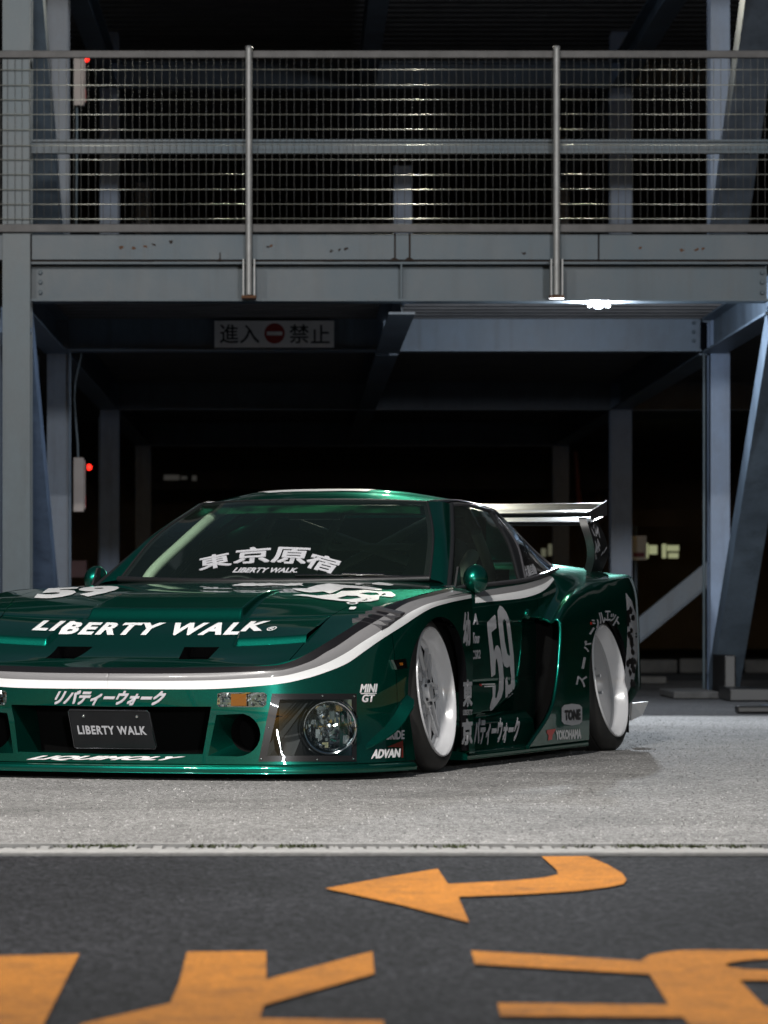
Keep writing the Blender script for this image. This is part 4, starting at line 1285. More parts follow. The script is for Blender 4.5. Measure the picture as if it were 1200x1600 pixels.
# side skirt: lettered panel and ledge
sk = []
for ly in np.linspace(.36, 1.46, 60):
    z = np.linspace(.205, .055, 16)
    sk.append(np.stack([.872 + .035*sm((.205 - z)/.05) + .012*sm((.16 - z)/.1), np.full(16, ly), z], 1))
SK = Surf(sk, (1, 0, 0))
finish(SK.bm(), SK, 'side_skirt', PAINT, car, 'copy')
led = []
for ly in np.linspace(.36, 2.06, 70):
    xo = np.interp(ly, [.36, .6, 1.2, 2.06], [.962, .968, .972, .975])
    led.append(np.array([(x, ly, z) for x, z in ((.86, .072), (xo-.03, .066), (xo-.008, .062), (xo, .054), (xo+.001, .046), (xo, .038), (xo-.01, .033), (.84, .033))]))
SL = Surf(cr([np.array(r) for r in np.array(led).transpose(1, 0, 2)], 3).transpose(1, 0, 2), (1, 0, .2))
finish(SL.bm(), SL, 'skirt_ledge', PAINT, car, 'copy')
for sgn in (1, -1): 
    mesh_obj('ledge_end', [(sgn*a, b, c) for a, b, c in SL.G[0]], [tuple(range(len(SL.G[0])))], PAINT, car)

# ---------------------------------------------------------------- rear overfender
Wst = [(.875, 1.66, .590), (.862, 1.80, .645), (.835, 1.95, .700), (.80, 2.08, .755), (.765, 2.22, .795), (.74, 2.5, .812), (.72, 2.9, .806), (.70, 3.2, .800)]
Rdg = [(.974, 1.64, .583), (.960, 1.78, .632), (.948, 1.95, .673), (.938, 2.13, .700), (.930, 2.33, .722), (.925, 2.58, .748), (.920, 2.90, .767), (.87, 3.2, .775)]
Lz_, Ly_ = [.06, .07, .089, .151, .229, .335, .496, .583], [1.12, 1.16, 1.245, 1.385, 1.50, 1.575, 1.632, 1.64]
st = []
for w, r in zip(Wst, Rdg):
    w, r = np.array(w), np.array(r)
    uu = (r[1] - 1.64)/(3.2 - 1.64)
    mid = w*.45 + r*.55 - np.array([0, 0, .010*(1-uu)])
    L_ = [w, w*.75 + r*.25, mid, r + np.array([-.022, 0, .006]), r + np.array([-.002, 0, -.014])]
    bulge = .030*math.sin(min(1, uu/.45)*math.pi/2)*(1 - .4*max(0, uu - .5))
    for f, dx in ((.88, .004 + .6*bulge), (.7, .006 + bulge*.85), (.48, .008 + bulge*.95), (.25, .012 + bulge), (0, .014 + bulge)):
        z = .06 + (r[2] - .06)*f
        l0 = np.interp(z, Lz_, Ly_)
        L_.append(np.array([r[0] + dx, l0 + (3.2 - l0)*uu, z]))
    st.append(np.array(L_))
RD = cr(st, 14)
GD = np.array([cr(list(r), 12) for r in RD])
SD = Surf(GD, (1, 0, .3))
AR = [(2.43 + .35*math.cos(t), .305 + .282*math.sin(t)) for t in np.linspace(0, math.pi, 25)]
archR = yz_planes([(2.78, -.2)] + AR + [(2.08, -.2)])
bm = SD.bm(); cut(bm, archR, 0, 'out', lambda c: c.x > .86)
cut(bm, yz_planes([(2.779, -.2), (2.779, .20), (3.0, .25), (3.4, .27), (3.4, -.2)]), 0, 'out')
of_o, of_m = finish(bm, SD, 'rear_overfender', PAINT, car, 'copy')
lipR = yz_on(SD, [(2.78, z) for z in np.linspace(.07, .30, 12)] + AR + [(2.08, z) for z in np.linspace(.30, .07, 12)])
le = [Vector(p) for p in GD[0][48:]]                      # leading edge from ridge down
te_top = [Vector(p) for p in GD[0][:52]]
for sgn, par in ((1, of_o), (-1, of_m)):
    f = lambda p: Vector((sgn*p.x, p.y, p.z))
    a = [f(p) for p in lipR]
    ribbon('arch_lip', a, [Vector((sgn*(abs(p.x) - .03), p.y, p.z + .002)) for p in a], BLACKGLOSS, par)
    tube('leading_edge', [f(p + Vector((-.006, .003, 0))) for p in le[::3]], .008, PAINT, par, 10)
    tube('leading_edge', [f(p + Vector((0, .003, -.006))) for p in te_top[::4]], .007, PAINT, par, 10)
    ribbon('inner_wall', [f(p) for p in le], [f(p + Vector((-.045, .09, 0))) for p in le], BLACKGLOSS, par)
    mesh_obj('duct_back', [f(Vector(p)) for p in ((.70, 1.74, .05), (.96, 1.74, .05), (.96, 1.74, .60), (.70, 1.74, .60))], [(0, 1, 2, 3)], VOIDM, par)

# rear bumper, deck and rear window close the body behind
rb_ = []
for p in GD[-1][::4]:
    if p[2] < .26: continue
    x, y, z = p
    rb_.append(cr([np.array([x, y, z]), np.array([x*.86, y + .10, z]), np.array([x*.5, y + .17, z]), np.array([0, y + .19, z])], 10))
SRB = Surf(rb_, (.3, 1, 0))
finish(SRB.bm(), SRB, 'rear_bumper', PAINT, car, 'join')
dk = []
for w in cr([np.array(q) for q in Wst[3:]], 10):
    dk.append(cr([w, w*np.array([.85, 1, 1]) + np.array([0, 0, .018]), w*np.array([.4, 1, 1]) + np.array([0, .0, .03]), w*np.array([0, 1, 1]) + np.array([0, 0, .032])], 8))
SDK = Surf(dk, (0, 0, 1))
finish(SDK.bm(), SDK, 'rear_deck', PAINT, car, 'join')

# ---------------------------------------------------------------- greenhouse
def loft(curves, nu, nv, out, mirror0=False):
    R = np.array([cr([np.array(p) for p in c], nu, mirror0) for c in curves])
    return Surf(cr(list(R), nv), out)
wsb = [(0, .575, .738), (.35, .615, .741), (.68, .75, .750)]
wst = [(0, 1.135, 1.088), (.27, 1.165, 1.086), (.505, 1.255, 1.078)]
rf1 = [(0, 1.25, 1.118), (.27, 1.28, 1.112), (.520, 1.38, 1.086)]
wsm = [tuple((np.array(a) + np.array(b))/2 + np.array([0.012*i, -.012, .018])) for i, (a, b) in enumerate(zip(wsb, wst))]
SW = loft([wsb, wsm, wst], 14, 14, (0, -1, 1), True)
ws_o = finish(SW.bm(), SW, 'windscreen', GLASS, car, 'join')
roof = loft([wst, rf1, [(0, 1.45, 1.138), (.3, 1.47, 1.129), (.545, 1.60, 1.088)], [(0, 2.0, 1.108), (.3, 2.04, 1.100), (.53, 2.15, 1.053)]], 16, 18, (0, 0, 1), True)
roof_o = finish(roof.bm(), roof, 'roof', PAINT, car, 'join')
headliner = finish(loft([[(a, b, c - .02) for a, b, c in r] for r in (wst, rf1, [(0, 1.45, 1.138), (.3, 1.47, 1.129), (.545, 1.60, 1.088)], [(0, 2.0, 1.108), (.3, 2.04, 1.100), (.53, 2.15, 1.053)])], 6, 6, (0, 0, -1), True).bm(), roof, 'headliner', PAINT, car, 'join')
wse = [(.68, .75, .750), tuple(np.array(wsm[2])), (.505, 1.255, 1.078)]
wfe = [(.778, .70, .712), (.679, 1.05, .902), (.565, 1.40, 1.068)]
pm = [tuple((np.array(a) + np.array(b))/2 + np.array([.012, -.012, .006])) for a, b in zip(wse, wfe)]
SAP = loft([wse, pm, wfe], 12, 6, (1, -1, .3))
finish(SAP.bm(), SAP, 'windscreen_pillar', PAINT, car, 'copy')
re_ = [(.505, 1.255, 1.078), (.520, 1.38, 1.086), (.545, 1.60, 1.088), (.54, 1.95, 1.070), (.53, 2.15, 1.053)]
wt_ = [(.550, 1.36, 1.060), (.568, 1.44, 1.069), (.578, 1.62, 1.068), (.566, 1.93, 1.054), (.545, 2.07, 1.044)]
rm_ = [tuple((np.array(a) + np.array(b))/2 + np.array([.010, 0, .008])) for a, b in zip(re_, wt_)]
SCR = loft([re_, rm_, wt_], 12, 5, (1, 0, .6))
finish(SCR.bm(), SCR, 'roof_rail', BLACKGLOSS, car, 'copy')
wre = [(.802, 1.60, .747), (.705, 1.76, .912), (.566, 1.93, 1.054)]
SG = loft([wfe, [tuple((np.array(a) + np.array(b))/2 + np.array([.018, 0, 0])) for a, b in zip(wfe, wre)], wre], 12, 12, (1, 0, .3))
sg_o, sg_m = finish(SG.bm(), SG, 'side_window', SIDEGLASS, car, 'copy')
bpe = [(.806, 1.68, .752), (.713, 1.85, .912), (.545, 2.07, 1.044)]
SBP = loft([wre, bpe], 12, 6, (1, 0, .3))
finish(SBP.bm(), SBP, 'window_pillar', TRIM, car, 'copy')
sail = [(.742, 2.40, .803), (.69, 2.42, .832), (.632, 2.354, .897), (.572, 2.26, .984), (.53, 2.15, 1.053)]
bpe5 = cr([np.array(p) for p in bpe], 2)
SQ = Surf(np.array([cr([a, (a+b)/2 + np.array([.012, 0, .004]), b], 8) for a, b in zip(cr(list(bpe5), 8), cr([np.array(p) for p in sail], 8))]), (1, 0, .3))
sq_o, sq_m = finish(SQ.bm(), SQ, 'quarter_panel', BLACKGLOSS, car, 'copy')
rw = []
for p in cr([np.array(q) for q in sail], 6):
    rw.append(cr([p, p*np.array([.6, 1, 1]) + np.array([0, .05, .014]), p*np.array([0, 1, 1]) + np.array([0, .08, .02])], 8))
SRW = Surf(rw, (0, 1, 1))
finish(SRW.bm(), SRW, 'rear_window', glass('rear_glass', (.25, .28, .27)), car, 'join')
# trim lines around the glass
def edge_trim(name, pts, r, m, parent, mirror=True):
    d = cr([np.array(p) for p in pts], 8)
    for sgn in ((1, -1) if mirror else (1,)):
        tube(name, [(sgn*p[0], p[1], p[2]) for p in d], r, m, parent, 8)
edge_trim('window_trim', wfe, .011, TRIM, car)
edge_trim('window_trim', wt_, .009, GREYTRIM, car)
edge_trim('window_trim', wre, .010, TRIM, car)
edge_trim('window_trim', bpe, .006, GREYTRIM, car)
edge_trim('belt_trim', [(.786, .62, .712), (.80, 1.0, .722), (.808, 1.3, .734), (.808, 1.62, .747), (.80, 1.85, .763), (.775, 2.12, .783), (.745, 2.38, .802)], .011, GREYTRIM, car)
edge_trim('windscreen_trim', wse, .005, TRIM, car)
edge_trim('roof_gutter', re_, .004, GREYTRIM, car)
edge_trim('quarter_trim', sail[::-1], .005, GREYTRIM, car)
dfull = [(-a, b, c) for a, b, c in reversed(wst[1:])] + list(wst)
tube('windscreen_trim', [tuple(p) for p in cr([np.array(p) for p in dfull], 8)], .004, TRIM, car, 8)
dfull = [(-a, b, c) for a, b, c in reversed(wsb[1:])] + list(wsb)
tube('cowl_seal', [tuple(p + np.array([0, -.008, .002])) for p in cr([np.array(p) for p in dfull], 8)], .013, TRIM, car, 8)
# black band painted round the windscreen edge (frit), on the inside of the glass
n = SW.G.shape[0]; nv_ = SW.G.shape[1]
def frit(sgn):
    a, b = [], []
    for i in range(n):
        p = SW.G[i, -1] - SW.N[i, -1]*.003; q = SW.G[i, -2] - SW.N[i, -2]*.003
        a.append(Vector((sgn*p[0], p[1], p[2]))); b.append(Vector((sgn*q[0], q[1], q[2])))
    ribbon('black_border', a, b, TRIM, ws_o)
frit(1); frit(-1)
frow = [Vector(p) for p in SW.G[-1] - SW.N[-1]*.003]; frow2 = [Vector(p) for p in SW.G[-2] - SW.N[-2]*.003]
for sgn in (1, -1): ribbon('black_border', [Vector((sgn*p.x, p.y, p.z)) for p in frow], [Vector((sgn*p.x, p.y, p.z)) for p in frow2], TRIM, ws_o)

# ---------------------------------------------------------------- cabin
box('cabin_floor', -.70, .70, .55, 2.2, .12, .14, SEATM, car)
dash = loft([[(-.70, .70, .70), (-.3, .66, .712), (.3, .66, .712), (.70, .70, .70)], [(-.70, 1.0, .71), (-.3, 1.0, .725), (.3, 1.0, .725), (.70, 1.0, .71)], [(-.70, 1.06, .66), (-.3, 1.06, .66), (.3, 1.06, .66), (.70, 1.06, .66)], [(-.70, 1.04, .3), (-.3, 1.04, .3), (.3, 1.04, .3), (.70, 1.04, .3)]], 6, 6, (0, 0, 1))
finish(dash.bm(), dash, 'dashboard', mat('grey_dash', (.05, .052, .05), .7), car)
box('rear_bulkhead', -.60, .60, 2.10, 2.12, .14, .80, VOIDM, car)
box('rear_bulkhead', -.50, .50, 2.08, 2.099, .80, 1.03, VOIDM, car)
def seat(cx):
    prof = [(-.24, 1.50, .20), (.24, 1.50, .20)]
    cs = []
    for t, w, y, z, hh in ((0, .24, 1.30, .24, .05), (.15, .25, 1.50, .22, .08), (.3, .26, 1.66, .26, .10), (.55, .27, 1.76, .48, .10), (.75, .25, 1.82, .68, .09), (.87, .15, 1.85, .80, .07), (.95, .13, 1.87, .90, .06), (1, .06, 1.87, .945, .03)):
        ring = []
        for k in range(14):
            a = 2*math.pi*k/14
            ring.append(np.array([cx + w*math.copysign(abs(math.cos(a))**.7, math.cos(a)), y + hh*math.sin(a)*.9, z + (.03*math.sin(a) if t < .3 else 0)]))
        cs.append(np.array(ring))
    Rr = cr(cs, 4)
    m_, k_ = Rr.shape[:2]
    vs = Rr.reshape(-1, 3)
    fs = [(i*k_+j, i*k_+(j+1) % k_, (i+1)*k_+(j+1) % k_, (i+1)*k_+j) for i in range(m_-1) for j in range(k_)]
    fs.append(tuple(range((m_-1)*k_, m_*k_)))
    return mesh_obj('seat', vs, fs, SEATM, car, True)
seat(.36); seat(-.36)
def cage(pts, r=.021, m=CAGE): return tube('roll_cage_tube', [tuple(p) for p in cr([np.array(p) for p in pts], 6)], r, m, car, 12)
cage([(-.635, .86, .70), (-.60, .93, .79), (-.545, 1.10, .90), (-.475, 1.30, 1.025), (-.455, 1.42, 1.06)], .022)
cage([(-.58, 1.97, .2), (-.56, 1.97, .75), (-.47, 1.97, 1.0), (-.36, 1.97, 1.055), (.36, 1.97, 1.055), (.47, 1.97, 1.0), (.56, 1.97, .75), (.58, 1.97, .2)], .021, CAGED)
def loc_yy(px, py, ly):
    d = px_dir(px, py); t = (ly - CAML.y)/d.y; return CAML + d*t
def cage2(a, b, ly, r=.020):
    p, q = loc_yy(*a, ly), loc_yy(*b, ly); tube('roll_cage_tube', [p, q], r, CAGED, car, 12)
cage2((470, 819), (668, 888), 1.97); cage2((676, 810), (520, 893), 2.00)
cage([(-.50, 1.96, .90), (.5, 1.96, .90)], .015, CAGED)
cage([(-.12, 1.95, 1.05), (-.30, 1.96, .70), (-.40, 1.96, .4)], .02, CAGED)
def loc_x(px, py, lx):
    d = px_dir(px, py); t = (lx - CAML.x)/d.x; return CAML + d*t
cage([loc_x(744, 832, .585), loc_x(754, 858, .60), loc_x(763, 884, .615), loc_x(768, 905, .62)], .024, CAGE)
cage([loc_x(738, 868, .58), loc_x(729, 884, .59), loc_x(722, 910, .60)], .030, CAGE)
vs, fs = lathe_x([(0, .165), (.012, .178), (0, .19), (-.012, .178)], 40, True)
tilt = Matrix.Rotation(math.radians(-22), 3, 'X') @ Matrix.Rotation(math.radians(90), 3, 'Z')
o = mesh_obj('steering_wheel', [tilt @ Vector(p) + Vector((-.36, 1.22, .60)) for p in vs], fs, TRIM, car, True)
box('rear_view_mirror', -.12, .12, 1.255, 1.28, 1.005, 1.055, TRIM, car, .01)

# wipers
def on_ws(px, py, h=.009):
    p = SW.bvh.ray_cast(CAML, px_dir(px, py))[0]
    return p + SW.nrm(p)*h if p else None
for arm in (((640, 904), (560, 902), (462, 902)), ((455, 904), (420, 904), (372, 903))):
    pts = [on_ws(*q) for q in arm]
    if all(pts):
        a = tube('wiper', pts, .006, BLACKGLOSS, car, 8)
p0, p1 = on_ws(600, 902), on_ws(535, 901)
if p0 and p1: tube('wiper', [p0, p1], .010, BLACKGLOSS, car, 8)

# ---------------------------------------------------------------- mirrors
for sgn in (1, -1):
    bmm = bmesh.new(); bmesh.ops.create_uvsphere(bmm, u_segments=40, v_segments=24, radius=1.0)
    for v in bmm.verts:
        x, y, z = v.co
        y2 = y*(1.25 if y < 0 else .5)
        v.co = Vector((x*.052*(1 - .10*max(0, -y)), y2*.055, z*.060*(1 - .08*max(0, -y))))
    mo = bm_obj('mirror', bmm, PAINT, car, True); mo.location = (sgn*.836, .875, .750)
    mesh_obj('mirror_glass', [(.043*math.cos(t), .0285, .050*math.sin(t)) for t in np.linspace(0, 2*math.pi, 33)[:-1]], [tuple(range(32))], CHROME, mo)
    tube('stalk', [(0, 0.0, -.03), (-sgn*.03, .02, -.062)], [.020, .026], TRIM, mo, 10)
# black fin beside the windscreen pillar
for sgn in (1, -1):
    prism('window_fin', [(sgn*.80, .72, .715), (sgn*.80, .80, .722), (sgn*.792, .80, .80), (sgn*.795, .775, .80)], (-sgn*.008, 0, 0), TRIM, car)

# ---------------------------------------------------------------- wheels
def wheel(loc, camber, steer, front, sgn):
    w = empty('wheel', (sgn*loc[0], loc[1], loc[2]), 0, car)
    w.rotation_euler = (0, 0, 0)
    w.matrix_local = Matrix.Translation((sgn*loc[0], loc[1], loc[2])) @ Matrix.Rotation(math.radians(steer), 4, 'Z') @ Matrix.Rotation(math.radians(-camber*sgn), 4, 'Y') @ (Matrix.Rotation(math.pi, 4, 'Z') if sgn < 0 else Matrix.Identity(4))
    def L(name, prof, m, n=96, sharp=35, parent=w, closed=False):
        vs, fs = lathe_x(prof, n, closed)
        o = mesh_obj(name, vs, fs, m, parent, True); o.data.set_sharp_from_angle(angle=math.radians(sharp)); return o
    wd = .27 if front else .32
    L('tyre', [(-.006, .2535), (-.003, .258), (-.002, .266), (-.007, .280), (-.017, .294), (-.027, .303), (-.036, .3075), (-.05, .310)] + [(-.062, .3105), (-.064, .3045), (-.070, .3045), (-.072, .3108), (-.11, .312), (-.112, .3055), (-.120, .3055), (-.122, .3122), (-wd/2, .3125)] + [(-wd+.11, .312), (-wd+.108, .3055), (-wd+.100, .3055), (-wd+.098, .3115), (-wd+.05, .310), (-wd+.036, .3075), (-wd+.02, .298), (-wd+.004, .275), (-wd+.006, .2535)], RUBBER)
    L('rim', [(-.004, .2530), (.0005, .2528), (.003, .2510), (.003, .2475), (.0005, .2450), (-.006, .2425), (-.014, .2400), (-.03, .2370)] + ([(-.042, .2345), (-.050, .2300), (-.053, .2240), (-.064, .2225), (-.068, .205)] if front else [(-.06, .2310), (-.078, .2270), (-.085, .219), (-.09, .205)]), WHEELW)
    L('inner_barrel', [(-.09, .215), (-wd+.01, .235), (-wd+.005, .2535)], VOIDM)
    if front:
        L('hub', [(-.085, .065), (-.040, .062), (-.034, .052), (-.036, .038), (-.028, .034), (-.022, .030), (-.022, .0005)], WHEELW, 32)
        bms = bmesh.new()
        N_ = 8
        def spoke(a0, r0, a1, r1, x0, x1, wdt, th):
            p0 = Vector((x0, r0*math.cos(a0), r0*math.sin(a0))); p1 = Vector((x1, r1*math.cos(a1), r1*math.sin(a1)))
            d = (p1 - p0).normalized(); sd_ = d.cross(Vector((1, 0, 0))).normalized()
            pr = []
            for p in (p0, p1):
                pr.append([p + sd_*wdt + Vector((-th, 0, 0)), p + sd_*wdt*.7, p - sd_*wdt*.7, p - sd_*wdt + Vector((-th, 0, 0))])
            vv = [[bms.verts.new(q) for q in r] for r in pr]
            for k in range(4): bms.faces.new((vv[0][k], vv[0][(k+1) % 4], vv[1][(k+1) % 4], vv[1][k]))
        for k in range(N_):
            a = 2*math.pi*k/N_; da = 2*math.pi/N_
            spoke(a, .055, a + da*.9, .2235, -.038, -.056, .0100, .012)
            spoke(a, .055, a - da*.9, .2235, -.038, -.056, .0100, .012)
        bmesh.ops.recalc_face_normals(bms, faces=bms.faces)
        bm_obj('spokes', bms, WHEELS, w)
        L('brake_disc', [(-.19, .165), (-.188, .165), (-.188, .07)], mat('brake_steel', (.02, .02, .02), .5), 48)
        L('wheel_back', [(-.205, .23), (-.205, .0005)], VOIDM, 48)
        for k in range(5):
            a = 2*math.pi*k/5
            tube('wheel_nut', [(-.044, .045*math.cos(a), .045*math.sin(a)), (-.028, .045*math.cos(a), .045*math.sin(a))], .007, ALU, w, 6)
    else:
        L('disc_cover', [(-.060, .2335), (-.057, .2325), (-.066, .225), (-.072, .15), (-.070, .06), (-.066, .0005)], WHEELG)
        for k in range(5):
            a = 2*math.pi*k/5 + .5
            tube('wheel_nut', [(-.075, .065*math.cos(a), .065*math.sin(a)), (-.058, .065*math.cos(a), .065*math.sin(a))], .007, CHROME, w, 6)
        a = math.radians(205)
        tube('valve', [(-.07, -.20*math.sin(a-1.57), .205*math.cos(a)), (-.04, -.205*math.sin(a-1.57), .213*math.cos(a))], .006, TRIM, w, 6)
    return w
for sgn in (1, -1):
    wheel((.950, 0.01, .311), 6.5, 2.0*1, True, sgn)
    wheel((.958, 2.484, .309), 9.0, 0, False, sgn)
    for cy, rr in ((0, .40), (2.45, .42)):
        well = []
        for k in range(17):
            t = math.pi*k/16
            well.append((cy + rr*math.cos(t), .30 + rr*.80*math.sin(t)))
        ribbon('wheel_well', [Vector((sgn*.925, y, min(z, .575))) for y, z in well], [Vector((sgn*.45, y, min(z, .575))) for y, z in well], VOIDM, car, smooth=False)
    
# underbody and dark core so that no light leaks through
box('underbody', -.80, .80, -.50, 3.0, .05, .07, VOIDM, car)
box('underbody', -.60, .60, -.80, -.501, .05, .068, VOIDM, car)
box('dark_core', -.44, .44, -.40, .55, .10, .46, VOIDM, car)

# ---------------------------------------------------------------- wing
WX = .735
def wing_element(name, sec_):
    c = cr([np.array([0, y, z]) for y, z in sec_], 4)[:, 1:]
    n = len(c)
    xs_ = np.linspace(-WX, WX, 15)
    vs = [(x, y, z) for x in xs_ for y, z in c]
    fs = [(i*n+j, i*n+(j+1) % n, (i+1)*n+(j+1) % n, (i+1)*n+j) for i in range(14) for j in range(n-1)]
    b_ = bmesh.new(); bv = [b_.verts.new(v) for v in vs]
    for f in fs: b_.faces.new([bv[k] for k in f])
    bmesh.ops.remove_doubles(b_, verts=b_.verts, dist=1e-5)
    bmesh.ops.recalc_face_normals(b_, faces=b_.faces)
    return bm_obj(name, b_, WINGM, car, angle=50)
WINGM = mat('black_carbon_gloss', (.010, .010, .011), .28, spec=.25, coat=.35, coat_rough=.12)
wing_element('rear_wing', [(2.905, 1.052), (2.902, 1.060), (2.93, 1.070), (3.03, 1.082), (3.12, 1.098), (3.19, 1.116), (3.192, 1.112), (3.12, 1.086), (3.03, 1.060), (2.93, 1.046), (2.905, 1.052)])
wing_element('wing_element', [(2.965, 1.010), (2.962, 1.018), (3.0, 1.030), (3.16, 1.052), (3.163, 1.046), (3.0, 1.013), (2.965, 1.010)])
for sgn in (1, -1):
    X0 = sgn*(WX + .002)
    prism('wing_endplate', [(X0, 2.91, 1.070), (X0, 3.20, 1.128), (X0, 3.20, 1.06), (X0, 2.95, 1.035)], (sgn*.006, 0, 0), GREYTRIM, car)
    spn = cr([np.array(p) for p in [(.715, 2.93, 1.045), (.735, 2.92, .995), (.752, 2.93, .93), (.752, 2.95, .865), (.730, 2.98, .80)]], 8)
    wdt = cr([np.array([a, 0, 0]) for a in (.17, .22, .24, .23, .18)], 8)[:, 0]
    vs, fs = [], []
    for p, w_ in zip(spn, wdt):
        for dx, dy in ((-.035, 0), (0, .02), (0, 1), (-.035, 1)): vs.append((sgn*(p[0] + dx), p[1] + dy*w_, p[2]))
    m_ = len(spn)
    for i in range(m_-1):
        for k in range(4): fs.append((i*4+k, i*4+(k+1) % 4, (i+1)*4+(k+1) % 4, (i+1)*4+k))
    sup = mesh_obj('wing_support', vs, fs, TRIM, car, True); sup.data.set_sharp_from_angle(angle=math.radians(40))
    random.seed(13)
    for k in range(16):
        t = random.uniform(.12, .8); i = int(t*(m_-1)); p = spn[i]; w_ = wdt[i]
        y0 = p[1] + random.uniform(.08, .8)*w_; L1 = random.uniform(.03, .07); W1 = random.uniform(.005, .014); a = random.choice((.7, 2.3, 1.2)) + random.gauss(0, .15)
        q = []
        for du, dv in ((-1, -1), (1, -1), (1, 1), (-1, 1)):
            yy = y0 + du*L1/2*math.cos(a) - dv*W1/2*math.sin(a); zz_ = p[2] + du*L1/2*math.sin(a) + dv*W1/2*math.cos(a)
            j = int(np.argmin(abs(spn[:, 2] - zz_))); q.append((sgn*(spn[j][0] + .0015), yy, zz_))
        mesh_obj('support_graphic', q, [(0, 1, 2, 3)], SILVER, sup)
    prism('diffuser_fin', [(sgn*.89, 3.10, .195), (sgn*.93, 3.24, .20), (sgn*.90, 3.24, .135), (sgn*.885, 3.10, .115)], (-sgn*.012, 0.01, 0), WHITE, car)
# ================================================================== stripes, numbers and lettering on the car (flat print laid on the real surfaces)
def cast_on(px, py, surfs):
    d = px_dir(px, py); best = None
    for s in surfs:
        h = s.bvh.ray_cast(CAML, d)
        if h[0] is not None and (best is None or h[3] < best[1]): best = (h[0], h[3], s)
    return (best[0], best[2]) if best else (None, None)
def put(px, py, surfs, off):
    p, s = cast_on(px, py, surfs)
    if p is None: return None
    n = s.nrm(p)
    if n.dot(CAML - p) < 0: n = -n
    return p + n*off
def resample(poly, n):
    P = [np.array(p, float) for p in poly]
    d = np.concatenate([[0], np.cumsum([np.linalg.norm(b-a) for a, b in zip(P, P[1:])])])
    t = np.linspace(0, d[-1], n)
    A_ = np.array(P)
    return np.stack([np.interp(t, d, A_[:, 0]), np.interp(t, d, A_[:, 1])], 1)
def smooth_px(poly, per=8):
    return cr([np.array(p, float) for p in poly], per)
def strip(name, up, lo, surfs, m, parent, off=.0015, n=150, k=4, mirror=True):
    U, L_ = resample(smooth_px(up), n), resample(smooth_px(lo), n)
    vs, ok = [], []
    for i in range(n):
        for j in range(k+1):
            q = U[i]*(1 - j/k) + L_[i]*(j/k)
            p = put(q[0], q[1], surfs, off)
            vs.append(p); ok.append(p is not None)
    vs = [p if p is not None else Vector() for p in vs]
    for p in vs:
        if mirror and p.x < 0: p.x = 0
    fs = []
    for i in range(n-1):
        for j in range(k):
            f = (i*(k+1)+j, (i+1)*(k+1)+j, (i+1)*(k+1)+j+1, i*(k+1)+j+1)
            if all(ok[a] for a in f):
                q = [vs[a] for a in f]
                if max((q[a] - q[b]).length for a in range(4) for b in range(4)) < .30 and len({tuple(round(c, 6) for c in v) for v in q}) == 4: fs.append(f)
    o = mesh_obj(name, vs, fs, m, parent, True)
    bmx = bmesh.new(); bmx.from_mesh(o.data); bmesh.ops.delete(bmx, geom=[v for v in bmx.verts if not v.link_faces], context='VERTS'); bmx.to_mesh(o.data); bmx.free()
    if mirror: mirrored(o)
    return o
def lay(name, P, T, fn, m, parent, mirror=False):
    """2-D triangles sent through fn onto a surface; triangles that miss or tear are dropped"""
    vs = [fn(p) for p in P]
    ok = [v is not None for v in vs]
    vs = [v if v is not None else Vector() for v in vs]
    fs = [t for t in T if all(ok[a] for a in t) and max((vs[t[0]]-vs[t[1]]).length, (vs[t[1]]-vs[t[2]]).length, (vs[t[2]]-vs[t[0]]).length) < .12]
    if not fs: return None
    bmx = bmesh.new(); bv = [bmx.verts.new(v) for v in vs]
    for t in fs:
        try: bmx.faces.new([bv[a] for a in t])
        except ValueError: pass
    bmesh.ops.delete(bmx, geom=[v for v in bmx.verts if not v.link_faces], context='VERTS')
    o = bm_obj(name, bmx, m, parent, True)
    if mirror: mirrored(o)
    return o
def quad_fn(q, surfs, off):
    tl, tr, br, bl = (np.array(c, float) for c in q)
    def fn(p):
        a = bl*(1-p[0]) + br*p[0]; b = tl*(1-p[0]) + tr*p[0]
        c = a*(1-p[1]) + b*p[1]
        return put(c[0], c[1], surfs, off)
    return fn
def text_px(s, q, surfs, m, parent, bold=.02, off=.0022, shear=0.0, name='lettering', maxlen=.35, mirror=False, space=1.0):
    if all(ord(c) < 256 for c in s): bold *= 1.4
    P, T, a = text_mesh(s, 0.0, shear, maxlen, space)
    PP, TT, K = [], [], []
    for k, (du, dv) in enumerate(((-1, -1), (1, -1), (1, 1), (-1, 1), (0, 0), (0, 1), (0, -1), (1, 0), (-1, 0))):      # struck five times: a heavy face
        n0 = len(PP)
        PP += [(p[0]*(1 - 2*bold/a) + bold/a + du*bold/a, p[1]*(1 - 2*bold) + bold + dv*bold, k) for p in P]
        TT += [tuple(i + n0 for i in t) for t in T]
    fns = [quad_fn(q, surfs, off + .0002*k) for k in range(9)]
    return lay(name, PP, TT, lambda p: fns[p[2]](p), m, parent, mirror)
def poly_tris(loops, maxlen):
    pts = [Vector((x, y, 0)) for lp in loops for x, y in lp]
    tris = tessellate_polygon([[Vector((x, y, 0)) for x, y in lp] for lp in loops])
    bmx = bmesh.new(); bv = [bmx.verts.new(p) for p in pts]
    for t in tris:
        try: bmx.faces.new([bv[a] for a in t])
        except ValueError: pass
    for _ in range(7):
        es = [e for e in bmx.edges if e.calc_length() > maxlen]
        if not es: break
        bmesh.ops.subdivide_edges(bmx, edges=es, cuts=1); bmesh.ops.triangulate(bmx, faces=bmx.faces[:])
    bmx.verts.index_update()
    P = np.array([v.co[:2] for v in bmx.verts]); T = [tuple(v.index for v in f.verts) for f in bmx.faces]
    bmx.free(); return P, T
